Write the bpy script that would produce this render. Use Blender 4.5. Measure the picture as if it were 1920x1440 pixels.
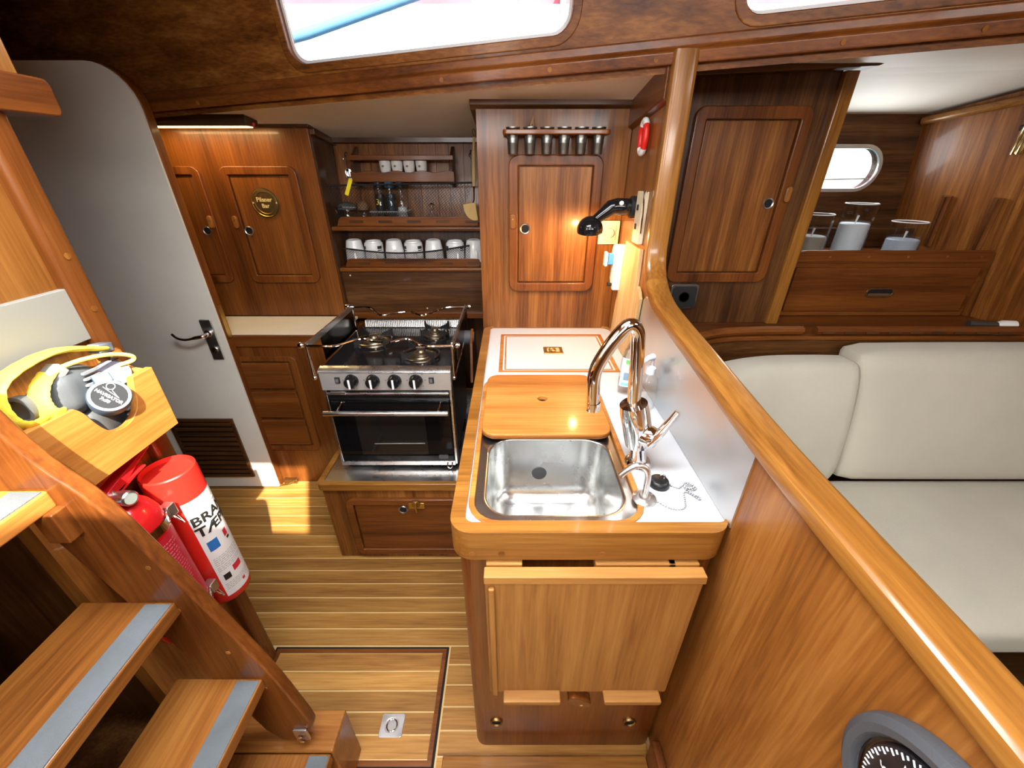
import bpy, bmesh, math, random
from mathutils import Vector, Matrix
random.seed(7)
for _o in list(bpy.data.objects): bpy.data.objects.remove(_o)
SC = bpy.context.scene
COL = SC.collection
R = math.radians
pi = math.pi

# ------------------------------------------------------------------ camera
cam_d = bpy.data.cameras.new('camera'); cam_d.sensor_width = 36; cam_d.lens = 36*743/1920
cam_d.clip_start = 0.01; cam_d.clip_end = 200
cam = bpy.data.objects.new('camera', cam_d); COL.objects.link(cam)
cam.location = (0, 0, 1.5); cam.rotation_euler = (R(90)-math.atan(.538), 0, 0)
SC.camera = cam

# ------------------------------------------------------------------ world, sun, daylight, exposure
w = bpy.data.worlds.new('sky'); SC.world = w; w.use_nodes = True
bg = w.node_tree.nodes['Background']
bg.inputs[0].default_value = (.80, .90, 1.0, 1); bg.inputs[1].default_value = 2.2
def light(name, kind, loc, energy, color=(1, 1, 1), rot=(0, 0, 0), size=None, sy=None, **kw):
    d = bpy.data.lights.new(name, kind); d.energy = energy; d.color = color
    if size is not None:
        if kind == 'AREA':
            d.size = size
            if sy: d.shape = 'RECTANGLE'; d.size_y = sy
        elif kind == 'SUN': d.angle = size
        else: d.shadow_soft_size = size
    for k, v in kw.items(): setattr(d, k, v)
    o = bpy.data.objects.new(name, d); COL.objects.link(o); o.location = loc; o.rotation_euler = rot
    return o
SUN_DIR = Vector((-.40, .60, -.70)).normalized()
sun = light('sun', 'SUN', (3, -3, 6), 14, (1, .90, .74), SUN_DIR.to_track_quat('-Z', 'Y').to_euler(), R(.6))
# daylight falling through the companionway, with added fills where roof and walls are closed
light('companionway_daylight', 'AREA', (-.05, -.33, 2.05), 11, (1, .98, .95), (R(-6), R(3), 0), .60, .52)
light('galley_fill', 'AREA', (-.22, .50, 2.05), 22, (.93, .96, 1), (R(4), 0, 0), .85, .42, spread=R(150))  # added soft light under the closed roof, brightens floor, counter and door
light('saloon_fill', 'AREA', (1.45, .05, 2.05), 8, (1, .98, .94), (R(8), 0, 0), .6, .6)  # added soft light for the saloon, no hatch in the roof here
light('starboard_fill', 'AREA', (-.45, -1.42, 1.84), 14, (1, .99, .97), (R(90), 0, 0), .9, .24)  # fill added to lift the cabin side and cupboard fronts, wall is solid
light('starboard_fill', 'AREA', (.85, -1.42, 1.84), 14, (1, .99, .97), (R(90), 0, 0), .9, .24)  # second added fill, same solid wall behind it
light('deckhead_fill', 'AREA', (-.80, .02, 1.68), 6, (1, .98, .95), (0, R(-90), 0), .55, .5)  # unseen fill added to brighten the deckheads, bulkhead has no doorway
light('porthole_daylight', 'AREA', (1.48, 2.045, 1.508), 1.8, (.95, .98, 1), (R(-90), 0, 0), .34, .15)
SC.view_settings.view_transform = 'Standard'; SC.view_settings.look = 'None'
SC.view_settings.gamma = 1; SC.view_settings.use_curve_mapping = False
SC.view_settings.exposure = 0.55
try:
    SC.cycles.use_denoising = True
    SC.cycles.max_bounces = 10; SC.cycles.diffuse_bounces = 6; SC.cycles.glossy_bounces = 5
    SC.cycles.transmission_bounces = 8; SC.cycles.transparent_max_bounces = 16
    SC.cycles.caustics_refractive = False; SC.cycles.caustics_reflective = False
    SC.cycles.sample_clamp_indirect = 4
except Exception: pass

# ------------------------------------------------------------------ materials
MATS = {}
def node_mat(name):
    m = bpy.data.materials.new(name); m.use_nodes = True
    nt = m.node_tree; b = nt.nodes['Principled BSDF']
    return m, nt, b
def P(name, col, rough=.5, metal=0, bump=0, bscale=200, vary=0, vscale=6, coat=0, trans=0, ior=1.45, emit=None, estr=0, spec=.5, sheen=0, alpha=1):
    if name in MATS: return MATS[name]
    m, nt, b = node_mat(name)
    b.inputs['Base Color'].default_value = (*col, 1); b.inputs['Roughness'].default_value = rough
    b.inputs['Metallic'].default_value = metal; b.inputs['IOR'].default_value = ior
    b.inputs['Coat Weight'].default_value = coat; b.inputs['Coat Roughness'].default_value = .12
    b.inputs['Transmission Weight'].default_value = trans; b.inputs['Specular IOR Level'].default_value = spec
    b.inputs['Sheen Weight'].default_value = sheen; b.inputs['Alpha'].default_value = alpha
    if emit: b.inputs['Emission Color'].default_value = (*emit, 1); b.inputs['Emission Strength'].default_value = estr
    N = nt.nodes.new; L = nt.links.new
    if bump or vary: tc = N('ShaderNodeTexCoord')
    if vary:
        n = N('ShaderNodeTexNoise'); n.inputs['Scale'].default_value = vscale; n.inputs['Detail'].default_value = 5
        L(tc.outputs['Object'], n.inputs['Vector'])
        h = N('ShaderNodeHueSaturation'); h.inputs['Color'].default_value = (*col, 1)
        mr = N('ShaderNodeMapRange'); mr.inputs['From Min'].default_value = .3; mr.inputs['From Max'].default_value = .7
        mr.inputs['To Min'].default_value = 1-vary; mr.inputs['To Max'].default_value = 1+vary
        L(n.outputs['Fac'], mr.inputs['Value']); L(mr.outputs[0], h.inputs['Value']); L(h.outputs[0], b.inputs['Base Color'])
    if bump:
        n = N('ShaderNodeTexNoise'); n.inputs['Scale'].default_value = bscale; n.inputs['Detail'].default_value = 3
        L(tc.outputs['Object'], n.inputs['Vector'])
        bp = N('ShaderNodeBump'); bp.inputs['Strength'].default_value = bump; bp.inputs['Distance'].default_value = .002
        L(n.outputs['Fac'], bp.inputs['Height']); L(bp.outputs[0], b.inputs['Normal'])
    MATS[name] = m; return m
WK = {  # dark, mid, light, roughness, coat, band scale, value jitter
    'cabinet': ((.058, .016, .0035), (.185, .062, .011), (.34, .140, .030), .38, .25, 20, .06),
    'frame':   ((.060, .016, .0035), (.150, .044, .008), (.235, .078, .015), .33, .35, 14, .05),
    'dark':    ((.022, .008, .003), (.075, .028, .008), (.16, .068, .020), .38, .25, 20, .05),
    'floor':   ((.170, .068, .013), (.36, .170, .037), (.52, .285, .076), .50, .0, 14, .20),
    'gold':    ((.125, .043, .0065), (.25, .100, .017), (.37, .175, .036), .28, .5, 16, .05),
    'panel':   ((.105, .032, .006), (.235, .084, .015), (.36, .155, .034), .35, .25, 13, .05),
    'flap':    ((.20, .078, .016), (.335, .150, .036), (.44, .222, .060), .45, .1, 26, .05),
    'orange':  ((.26, .080, .013), (.45, .165, .032), (.58, .26, .058), .35, .3, 18, .05),
    'mahogany': ((.075, .021, .0042), (.165, .052, .0095), (.26, .095, .019), .36, .3, 9, .04),
    'pale':    ((.42, .25, .10), (.60, .40, .19), (.72, .52, .29), .5, .0, 22, .05),
}
def W(kind, axis='z'):
    key = 'wood_%s_%s' % (kind, axis)
    if key in MATS: return MATS[key]
    d, md, lt, rough, coat, bs, jit = WK[kind]
    m, nt, b = node_mat(key); N = nt.nodes.new; L = nt.links.new
    tc = N('ShaderNodeTexCoord'); oi = N('ShaderNodeObjectInfo')
    mul = N('ShaderNodeMath'); mul.operation = 'MULTIPLY'; mul.inputs[1].default_value = 37.0
    L(oi.outputs['Random'], mul.inputs[0])
    add = N('ShaderNodeVectorMath'); add.operation = 'ADD'
    L(tc.outputs['Object'], add.inputs[0]); L(mul.outputs[0], add.inputs[1])
    mp = N('ShaderNodeMapping'); sc = [.045 if q in axis else 1 for q in 'xyz']
    mp.inputs['Scale'].default_value = sc; L(add.outputs[0], mp.inputs['Vector'])
    n1 = N('ShaderNodeTexNoise'); n1.inputs['Scale'].default_value = bs; n1.inputs['Detail'].default_value = 2; n1.inputs['Distortion'].default_value = .25
    n2 = N('ShaderNodeTexNoise'); n2.inputs['Scale'].default_value = 150; n2.inputs['Detail'].default_value = 4; n2.inputs['Distortion'].default_value = .4
    L(mp.outputs[0], n1.inputs['Vector']); L(mp.outputs[0], n2.inputs['Vector'])
    mx = N('ShaderNodeMix'); mx.data_type = 'FLOAT'; mx.inputs[0].default_value = .42
    L(n1.outputs['Fac'], mx.inputs[2]); L(n2.outputs['Fac'], mx.inputs[3])
    cr = N('ShaderNodeValToRGB'); e = cr.color_ramp.elements
    e[0].position = .30; e[0].color = (*d, 1); e[1].position = .70; e[1].color = (*lt, 1)
    x = cr.color_ramp.elements.new(.5); x.color = (*md, 1)
    L(mx.outputs[0], cr.inputs['Fac'])
    h = N('ShaderNodeHueSaturation'); mr = N('ShaderNodeMapRange')
    mr.inputs['To Min'].default_value = 1-jit; mr.inputs['To Max'].default_value = 1+jit
    L(oi.outputs['Random'], mr.inputs['Value']); L(mr.outputs[0], h.inputs['Value'])
    L(cr.outputs['Color'], h.inputs['Color']); L(h.outputs[0], b.inputs['Base Color'])
    b.inputs['Roughness'].default_value = rough; b.inputs['Coat Weight'].default_value = coat*.55; b.inputs['Coat Roughness'].default_value = .10; b.inputs['Specular IOR Level'].default_value = .30
    bp = N('ShaderNodeBump'); bp.inputs['Strength'].default_value = .10; bp.inputs['Distance'].default_value = .001
    L(n2.outputs['Fac'], bp.inputs['Height']); L(bp.outputs[0], b.inputs['Normal'])
    MATS[key] = m; return m
def pane_mat(name, tint=(.97, .99, 1)):
    if name in MATS: return MATS[name]
    m, nt, b = node_mat(name); N = nt.nodes.new; L = nt.links.new
    t = N('ShaderNodeBsdfTransparent'); t.inputs[0].default_value = (*tint, 1)
    g = N('ShaderNodeBsdfGlossy'); g.inputs['Roughness'].default_value = .02
    lw = N('ShaderNodeLayerWeight'); lw.inputs['Blend'].default_value = .5
    pw = N('ShaderNodeMath'); pw.operation = 'POWER'; pw.inputs[1].default_value = 4; L(lw.outputs['Facing'], pw.inputs[0])
    f = N('ShaderNodeMath'); f.operation = 'MULTIPLY_ADD'; f.inputs[1].default_value = .75; f.inputs[2].default_value = .035; L(pw.outputs[0], f.inputs[0])
    mx = N('ShaderNodeMixShader'); L(f.outputs[0], mx.inputs[0]); L(t.outputs[0], mx.inputs[1]); L(g.outputs[0], mx.inputs[2])
    L(mx.outputs[0], nt.nodes['Material Output'].inputs['Surface'])
    MATS[name] = m; return m
def brushed(name, col, rough, axis, strength=.15):
    if name in MATS: return MATS[name]
    m, nt, b = node_mat(name); N = nt.nodes.new; L = nt.links.new
    b.inputs['Base Color'].default_value = (*col, 1); b.inputs['Metallic'].default_value = 1
    tc = N('ShaderNodeTexCoord'); mp = N('ShaderNodeMapping'); s = [1, 1, 1]; s['xyz'.index(axis)] = .03
    mp.inputs['Scale'].default_value = s; L(tc.outputs['Object'], mp.inputs[0])
    n = N('ShaderNodeTexNoise'); n.inputs['Scale'].default_value = 260; L(mp.outputs[0], n.inputs['Vector'])
    n2 = N('ShaderNodeTexNoise'); n2.inputs['Scale'].default_value = 9; n2.inputs['Detail'].default_value = 5; L(tc.outputs['Object'], n2.inputs['Vector'])
    mr = N('ShaderNodeMapRange'); mr.inputs['From Min'].default_value = .3; mr.inputs['From Max'].default_value = .7
    mr.inputs['To Min'].default_value = rough*.75; mr.inputs['To Max'].default_value = rough*1.3
    L(n2.outputs['Fac'], mr.inputs['Value']); L(mr.outputs[0], b.inputs['Roughness'])
    bp = N('ShaderNodeBump'); bp.inputs['Strength'].default_value = strength; bp.inputs['Distance'].default_value = .0006
    L(n.outputs['Fac'], bp.inputs['Height']); L(bp.outputs[0], b.inputs['Normal'])
    MATS[name] = m; return m
LAM = P('white_laminate', (.60, .62, .65), .28, vary=.02, vscale=12)
CREAM = P('cream_laminate', (.80, .72, .55), .35, vary=.03, vscale=8)
DOORW = P('white_door_paint', (.84, .80, .71), .55, bump=.25, bscale=420, vary=.03)
DECKW = P('deckhead_vinyl', (.90, .86, .76), .6, bump=.3, bscale=500, vary=.03)
STEEL = brushed('brushed_steel', (.72, .72, .71), .28, 'x')
STEELZ = brushed('scuffed_steel', (.80, .82, .82), .36, 'y', .25)
SINKM = brushed('sink_steel', (.66, .67, .66), .24, 'x', .1)
CHROME = P('chrome', (.88, .88, .88), .06, 1)
DCHROME = P('aged_chrome', (.62, .61, .59), .34, 1)
PEWTER = P('pewter', (.24, .24, .22), .38, 1, vary=.12, vscale=40)
BRASS = P('brass', (.62, .45, .14), .28, 1, vary=.08, vscale=30)
OLDBRASS = P('tarnished_brass', (.34, .22, .09), .4, 1, vary=.2, vscale=60)
BLACK = P('black_gloss', (.008, .008, .009), .08, spec=.5)
BLACKM = P('black_matt', (.015, .015, .016), .5)
HOLE = P('dark_void', (.004, .003, .003), .8)
GREYRUB = P('grey_rubber', (.10, .11, .125), .55, bump=.2, bscale=300)
GRIP = P('grey_nonslip', (.125, .142, .152), .85, bump=.8, bscale=900, vary=.10, vscale=20)
RED = P('red_enamel', (.62, .012, .014), .22, coat=.5)
REDTUBE = P('red_plastic', (.66, .022, .014), .32)
WHITE = P('white_ceramic', (.80, .80, .78), .15, coat=.3)
WPLAST = P('white_plastic', (.78, .78, .76), .4)
BEIGE = P('beige_plastic', (.70, .62, .42), .4)
FAB = P('cream_fabric', (.53, .505, .41), .9, bump=.55, bscale=650, vary=.05, vscale=5, sheen=.2)
YEL = P('yellow_strap', (.80, .62, .05), .6, bump=.3, bscale=300, vary=.15, vscale=50)
BLUEGREY = P('blue_grey_rubber', (.085, .125, .18), .5, bump=.1, bscale=300)
BINO = P('grey_rubber_armour', (.085, .095, .105), .6, bump=.2, bscale=300)
GLASS = P('clear_glass', (1, 1, 1), .0, trans=1, ior=1.45)
PANE = pane_mat('window_glass')
TGLASS = pane_mat('thin_clear_plastic', (.93, .95, .96))
WAX = P('white_wax', (.62, .64, .66), .5)
NET = P('black_net_cord', (.008, .008, .008), .8)
PRINT = P('black_print', (.01, .01, .01), .6)
WPRINT = P('white_print', (.8, .8, .8), .6)
HOLLY = P('pale_holly_inlay', (.62, .42, .17), .4, vary=.06, vscale=12)
YTAG = P('yellow_tag', (.85, .72, .01), .5)
TEAL = P('blue_switch', (.06, .25, .62), .35)

# ------------------------------------------------------------------ mesh helpers
class B:
    def __init__(s): s.v = []; s.f = []
    def add(s, vs, fs):
        o = len(s.v); s.v += [tuple(v) for v in vs]; s.f += [tuple(i+o for i in f) for f in fs]; return s
    def box(s, x0, x1, y0, y1, z0, z1):
        return s.add([(x0,y0,z0),(x1,y0,z0),(x1,y1,z0),(x0,y1,z0),(x0,y0,z1),(x1,y0,z1),(x1,y1,z1),(x0,y1,z1)],
            [(3,2,1,0),(4,5,6,7),(0,1,5,4),(1,2,6,5),(2,3,7,6),(3,0,4,7)])
    @staticmethod
    def pt(a, b, c, axis): return {'x': (c, a, b), 'y': (a, c, b), 'z': (a, b, c)}[axis]
    def prism(s, poly, axis, c0, c1):
        n = len(poly)
        vs = [s.pt(a, b, c0, axis) for a, b in poly] + [s.pt(a, b, c1, axis) for a, b in poly]
        return s.add(vs, [tuple(range(n))[::-1], tuple(range(n, 2*n))] + [(i, (i+1) % n, n+(i+1) % n, n+i) for i in range(n)])
    def ring(s, outer, inner, axis, c0, c1):
        n = len(outer); vs = []
        for p in (outer, inner):
            for c in (c0, c1): vs += [s.pt(a, b, c, axis) for a, b in p]
        fs = []
        for i in range(n):
            j = (i+1) % n
            fs += [(i, j, n+j, n+i), (2*n+j, 2*n+i, 3*n+i, 3*n+j), (j, i, 2*n+i, 2*n+j), (n+i, n+j, 3*n+j, 3*n+i)]
        return s.add(vs, fs)
    def tube(s, pts, r, n=10, closed=False, cap=True, flat=1.0):
        pts = [Vector(p) for p in pts]; m = len(pts)
        rs = r if isinstance(r, (list, tuple)) else [r]*m
        vs = []; nrm = None
        for i, p in enumerate(pts):
            if closed: t = (pts[(i+1) % m]-pts[i-1]).normalized()
            else: t = (pts[min(i+1, m-1)]-pts[max(i-1, 0)]).normalized()
            if nrm is None:
                a = Vector((0, 0, 1)) if abs(t.z) < .9 else Vector((1, 0, 0))
                nrm = (a-t*a.dot(t)).normalized()
            else: nrm = (nrm-t*nrm.dot(t)).normalized()
            bn = t.cross(nrm)
            for k in range(n):
                an = 2*pi*k/n; vs.append(p+nrm*math.cos(an)*rs[i]*flat+bn*math.sin(an)*rs[i])
        fs = []
        for i in range(m if closed else m-1):
            j = (i+1) % m
            for k in range(n):
                l = (k+1) % n; fs.append((i*n+k, i*n+l, j*n+l, j*n+k))
        if not closed and cap: fs += [tuple(range(n))[::-1], tuple(range((m-1)*n, m*n))]
        return s.add(vs, fs)
    def lathe(s, prof, c=(0, 0, 0), d=(0, 0, 1), n=24, close=True):
        q = Vector((0, 0, 1)).rotation_difference(Vector(d).normalized()); c = Vector(c)
        vs = []; m = len(prof)
        for r, h in prof:
            for k in range(n):
                a = 2*pi*k/n; vs.append(c+q @ Vector((r*math.cos(a), r*math.sin(a), h)))
        fs = [(i*n+k, i*n+(k+1) % n, (i+1)*n+(k+1) % n, (i+1)*n+k) for i in range(m-1) for k in range(n)]
        if close: fs += [tuple(range(n))[::-1], tuple(range((m-1)*n, m*n))]
        return s.add(vs, fs)
    def ball(s, c, r, n=14, sc=(1, 1, 1)):
        prof = [(max(1e-4, r*math.sin(pi*i/n)), -r*math.cos(pi*i/n)) for i in range(n+1)]
        k = len(s.v); s.lathe(prof, (0, 0, 0), n=n*2)
        s.v[k:] = [(c[0]+x*sc[0], c[1]+y*sc[1], c[2]+z*sc[2]) for x, y, z in s.v[k:]]; return s
    def grid(s, fn, nu, nv, wrap=False):
        vs = [fn(i/(nu), j/nv) for i in range(nu if wrap else nu+1) for j in range(nv+1)]
        q = nv+1; mu = nu
        fs = [(i*q+j, ((i+1) % nu if wrap else i+1)*q+j, ((i+1) % nu if wrap else i+1)*q+j+1, i*q+j+1) for i in range(mu) for j in range(nv)]
        return s.add(vs, fs)
    def puffy(s, c, h, r, bulge=(0, 0, 0), n=10):
        bm = bmesh.new(); bmesh.ops.create_cube(bm, size=2)
        bmesh.ops.subdivide_edges(bm, edges=bm.edges[:], cuts=n, use_grid_fill=True)
        vs = []
        for v in bm.verts:
            u = v.co.copy()
            for i in range(3): u[i] = math.copysign(abs(u[i])**.75, u[i])
            p = Vector([u[i]*h[i] for i in range(3)])
            inn = Vector([max(-(h[i]-r), min(h[i]-r, p[i])) for i in range(3)])
            dd = p-inn
            if dd.length > 1e-6: p = inn+dd.normalized()*r
            b = Vector([math.copysign(bulge[i], u[i])*abs(u[i])*(1-u[(i+1) % 3]**2)*(1-u[(i+2) % 3]**2) for i in range(3)])
            vs.append(p+b+Vector(c))
        fs = [tuple(v.index for v in f.verts) for f in bm.faces]; bm.free()
        return s.add(vs, fs)
    def xf(s, M, k=0):
        s.v[k:] = [tuple(M @ Vector(v)) for v in s.v[k:]]; return s
def rr(a0, a1, b0, b1, r, n=5):
    r = max(r, .0008); p = []
    for cx, cy, st in ((a1-r, b1-r, 0), (a0+r, b1-r, 90), (a0+r, b0+r, 180), (a1-r, b0+r, 270)):
        for i in range(n+1):
            t = R(st+90*i/n); p.append((cx+r*math.cos(t), cy+r*math.sin(t)))
    return p
def circ(a, b, r, n=24, r2=None): return [(a+r*math.cos(2*pi*i/n), b+(r2 or r)*math.sin(2*pi*i/n)) for i in range(n)]
def bez(pts, n=8):   # Catmull-Rom through points
    p = [Vector(q) for q in pts]; p = [2*p[0]-p[1]]+p+[2*p[-1]-p[-2]]; out = []
    for i in range(1, len(p)-2):
        for k in range(n):
            t = k/n; a, b, c, d = p[i-1:i+3]
            out.append(.5*((2*b)+(c-a)*t+(2*a-5*b+4*c-d)*t*t+(3*b-a-3*c+d)*t**3))
    out.append(p[-2]); return out
ORG = {}
def tag(o, label=None, cat=None, group=None, kind=None):
    if label: o['label'] = label
    if cat: o['category'] = cat
    if group: o['group'] = group
    if kind: o['kind'] = kind
    return o
def thing(name, label, cat, loc=(0, 0, 0), group=None, kind=None):
    o = bpy.data.objects.new(name, None); COL.objects.link(o); o.location = loc; o.empty_display_size = .05
    ORG[o] = Vector(loc); return tag(o, label, cat, group, kind)
def mesh(name, b, mat, origin=Vector((0, 0, 0)), bev=0, seg=2, sharp=40, smooth=True):
    me = bpy.data.meshes.new(name)
    me.from_pydata([tuple(Vector(v)-origin) for v in b.v], [], b.f)
    bm = bmesh.new(); bm.from_mesh(me); bmesh.ops.recalc_face_normals(bm, faces=bm.faces[:]); bm.to_mesh(me); bm.free()
    if smooth:
        me.polygons.foreach_set('use_smooth', [True]*len(me.polygons))
        if not bev: me.set_sharp_from_angle(angle=R(sharp))
    me.materials.append(mat); me.update(); return me
def bevel(o, bev, seg=2, ang=35):
    m = o.modifiers.new('bevel', 'BEVEL'); m.width = bev; m.segments = seg; m.limit_method = 'ANGLE'; m.angle_limit = R(ang)
    m.harden_normals = True
def obj(name, b, mat, parent=None, bev=0, seg=2, sharp=40, label=None, smooth=True, kind=None):
    org = ORG.get(parent, Vector((0, 0, 0))) if parent else Vector((0, 0, 0))
    me = mesh(name, b, mat, org, bev, seg, sharp, smooth)
    o = bpy.data.objects.new(name, me); COL.objects.link(o)
    if parent: o.parent = parent
    ORG[o] = org
    if bev: bevel(o, bev, seg)
    if label: o['label'] = label
    if kind: o['kind'] = kind
    return o
def one(name, b, mat, label, cat, loc, group=None, kind=None, bev=0, seg=2, sharp=40):   # a thing that is one mesh
    loc = Vector(loc); me = mesh(name, b, mat, loc, bev, seg, sharp)
    o = bpy.data.objects.new(name, me); COL.objects.link(o); o.location = loc; ORG[o] = loc
    if bev: bevel(o, bev, seg)
    return tag(o, label, cat, group, kind)
def text(body, size, fn, b=None, align='CENTER', bold=0):   # flat lettering mapped through fn(x, y)
    cu = bpy.data.curves.new('t', 'FONT'); cu.body = body; cu.size = size; cu.align_x = align; cu.align_y = 'CENTER'; cu.resolution_u = 2; cu.offset = bold
    o = bpy.data.objects.new('t', cu); COL.objects.link(o)
    dg = bpy.context.evaluated_depsgraph_get(); me = bpy.data.meshes.new_from_object(o.evaluated_get(dg))
    b = b or B()
    b.add([fn(v.co.x, v.co.y) for v in me.vertices], [tuple(p.vertices) for p in me.polygons])
    bpy.data.objects.remove(o); bpy.data.curves.remove(cu); bpy.data.meshes.remove(me); return b

# ================================================================== SETTING
# ---- floor of teak planks with pale inlays
fl = obj('floor', B().box(-2.2, 2.6, -1.4, 2.6, -.05, -.0022), HOLLY)
tag(fl, 'varnished teak floor with pale inlaid strips between narrow planks', 'floor', kind='structure')
PW = .061
def plank(x0, x1, y, parent, z1=0.0, wd=.0560):
    o = obj('plank', B().box(x0, x1, y-wd/2, y+wd/2, z1-.01, z1), W('floor', 'x'), parent, bev=.0008, seg=1)
    return o
row_y = lambda k: 1.142-PW*k
for k in range(-9, 6):      # rows above the floor hatch, y 1.69 .. .83
    y = row_y(k); x = -1.95+random.uniform(0, .2)
    if k < 0:
        plank(-1.95, -.13, y, fl)
    else:
        j = (-.36, -.52, -.62, -.27, -.45, -.56)[k]
        plank(-1.95, .40, y, fl)
for k in range(6, 16):      # short planks right of the hatch
    y = row_y(k)
    plank(-.218, .40, y, fl)
for k in range(11, 16): plank(-.84, -.232, row_y(k), fl)
for k in range(9, 26): plank(.45, 2.44, row_y(k), fl)      # saloon side of the partition
# floor hatch
fh = thing('floor_hatch', 'square lift-out teak floor hatch with steel lift ring', 'floor hatch', (-.53, .6, 0))
obj('hatch_base', B().box(-.832, -.231, .478, .795, -.0022, .0005), HOLLY, fh)
obj('hatch_seam', B().ring(rr(-.840, -.224, .470, .802, .001), rr(-.832, -.231, .478, .795, .001), 'z', -.002, .0012), HOLE, fh)
obj('edging', B().ring(rr(-.832, -.231, .478, .795, .001), rr(-.818, -.245, .492, .781, .001), 'z', 0, .0036), W('frame', 'x'), fh, bev=.0008)
ys = [.781-.0575*i for i in range(6)]
for i in range(5):
    obj('plank', B().box(-.817, -.246, ys[i+1]+.0026, ys[i]-.0026, 0, .0032), W('floor', 'x'), fh, bev=.0008, seg=1)
lr = obj('lift_plate', B().ring(rr(-.402, -.332, .543, .603, .006), rr(-.388, -.346, .554, .592, .018), 'z', .002, .0062), STEEL, fh, bev=.001)
obj('lift_well', B().prism(rr(-.389, -.345, .553, .593, .018), 'z', .0034, .0042), DCHROME, lr)
obj('lift_ring', B().tube([(-.367+.0155*math.cos(a*pi/8), .573+.0155*math.sin(a*pi/8), .0062) for a in range(16)], .0022, 8, True), CHROME, lr)

# ---- cabin side with windows: plane along a slanting line, s = height above the beam
def cs(x, s, n=0): return (x, 1.376-.253*x-.2*s+n*.98, 1.7275+.0316*x+s+n*.2)
def map_cs(b, k=0):   # (x, n, s) -> world
    b.v[k:] = [cs(x, s, n) for x, n, s in b.v[k:]]; return b
wb = B()
W1 = (-.668, .152, .078, .30); W2 = (.535, 1.42, .074, .30)
for x0, x1, win in ((-2.2, -.72, None), (-.72, .20, W1), (.20, .48, None), (.48, 1.48, W2), (1.48, 2.5, None)):
    if win is None: wb.box(x0, x1, 0, .05, -.02, .38)
    else:
        k = 6
        wb.ring(rr(x0, x1, -.02, .38, .0008, k), rr(win[0], win[1], win[2], win[3], .045, k), 'y', 0, .05)
map_cs(wb)
wp = obj('wall_port', wb, W('cabinet', 'x'), sharp=30)
tag(wp, 'varnished wooden cabin side with two big windows above the galley', 'wall', kind='structure')
for i, win in enumerate((W1, W2)):
    b = B().ring(rr(win[0]-.022, win[1]+.022, win[2]-.022, win[3]+.022, .065, 6), rr(win[0], win[1], win[2], win[3], .045, 6), 'y', -.004, .004)
    wf = obj('window_%d' % (i+1), map_cs(b), W('cabinet', 'x'), bev=.003)
    tag(wf, ['wide cabin window with rounded corners above the stove', 'cabin window at the top right above the saloon'][i], 'window', kind='structure')
    obj('pane', map_cs(B().box(win[0]-.01, win[1]+.01, .030, .036, win[2]-.01, win[3]+.01)), PANE, wf)
    obj('window_rim', map_cs(B().ring(rr(win[0]-.004, win[1]+.004, win[2]-.004, win[3]+.004, .047, 6), rr(win[0]+.007, win[1]-.007, win[2]+.007, win[3]-.007, .040, 6), 'y', .024, .03)), P('white_rim', (.75, .76, .77), .35), wf)
# beam along the foot of the cabin side
bm_ = B().prism([(-.028, -.002), (.06, -.002), (.06, .05), (-.006, .05), (-.010, .030), (-.028, .024)], 'x', -1.34, 2.5)
bm_.v = [cs(x, s, n) for x, n, s in bm_.v]
bt = obj('trim_1', bm_, W('frame', 'x'), bev=.004)
tag(bt, 'long varnished beam along the foot of the windowed cabin side', 'trim', kind='structure')
for x in (-1.05, -.62, -.2, .1, .36, .75, 1.0):
    c = cs(x, .011, -.028)
    obj('plug', B().lathe([(.006, 0), (.006, .0012)], c, (0, -1, -.2), 10), W('panel', 'x'), bt)
# deckheads
dk = B()
NX = 12
dk.grid(lambda u, v: (lambda x: ((x, (1.376-.253*x+.03)*(1-v)+2.3*v, (1.7275+.0316*x+.002)*(1-v)+1.605*v)))(-1.95+u*2.36), NX, 2)
def sal(u, v):
    x = .43+u*2.0; y0 = 1.376-.253*x+.03; y = y0*(1-v)+2.14*v
    return (x, y, 1.796 if y < 1.62 else 1.796-.099*((y-1.62)/.52)**1.3)
dk.grid(sal, NX, 14)
dh = obj('ceiling', dk, DECKW, smooth=False)
tag(dh, 'cream vinyl-lined ceiling under the side deck', 'ceiling', kind='structure')
sol = dh.modifiers.new('solid', 'SOLIDIFY'); sol.thickness = .02; sol.offset = 1
# cabin roof, out of view, its one opening shaped to place the sun patches
def roof():   # companionway outline cut to steer sun onto the box and floor
    b = B(); z0, z1 = 2.06, 2.10
    return b.ring([(-2.2, 1.9), (2.5, 1.9), (2.5, -1.5), (0, -1.5), (-.2, -1.5), (-2.2, -1.5)], [(-.34, -.02), (.02, -.02), (.24, -.49), (-.10, -.47), (-.13, -.56), (-.34, -.56)], 'z', z0, z1)
rf = obj('ceiling.001', roof(), W('panel', 'x'), smooth=False)
tag(rf, 'wood-lined cabin roof with companionway opening shaped for the sun patches', 'ceiling', kind='structure')
tag(obj('wall_starboard', B().box(-2.2, 2.5, -1.5, -1.45, 0, 2.1), W('dark', 'z')), 'wooden cabin side behind the viewer', 'wall', kind='structure')
tag(obj('wall_forward', B().box(2.45, 2.5, -1.45, 2.3, 0, 2.1), W('cabinet', 'z')), 'wooden forward bulkhead beyond the saloon', 'wall', kind='structure')
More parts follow.
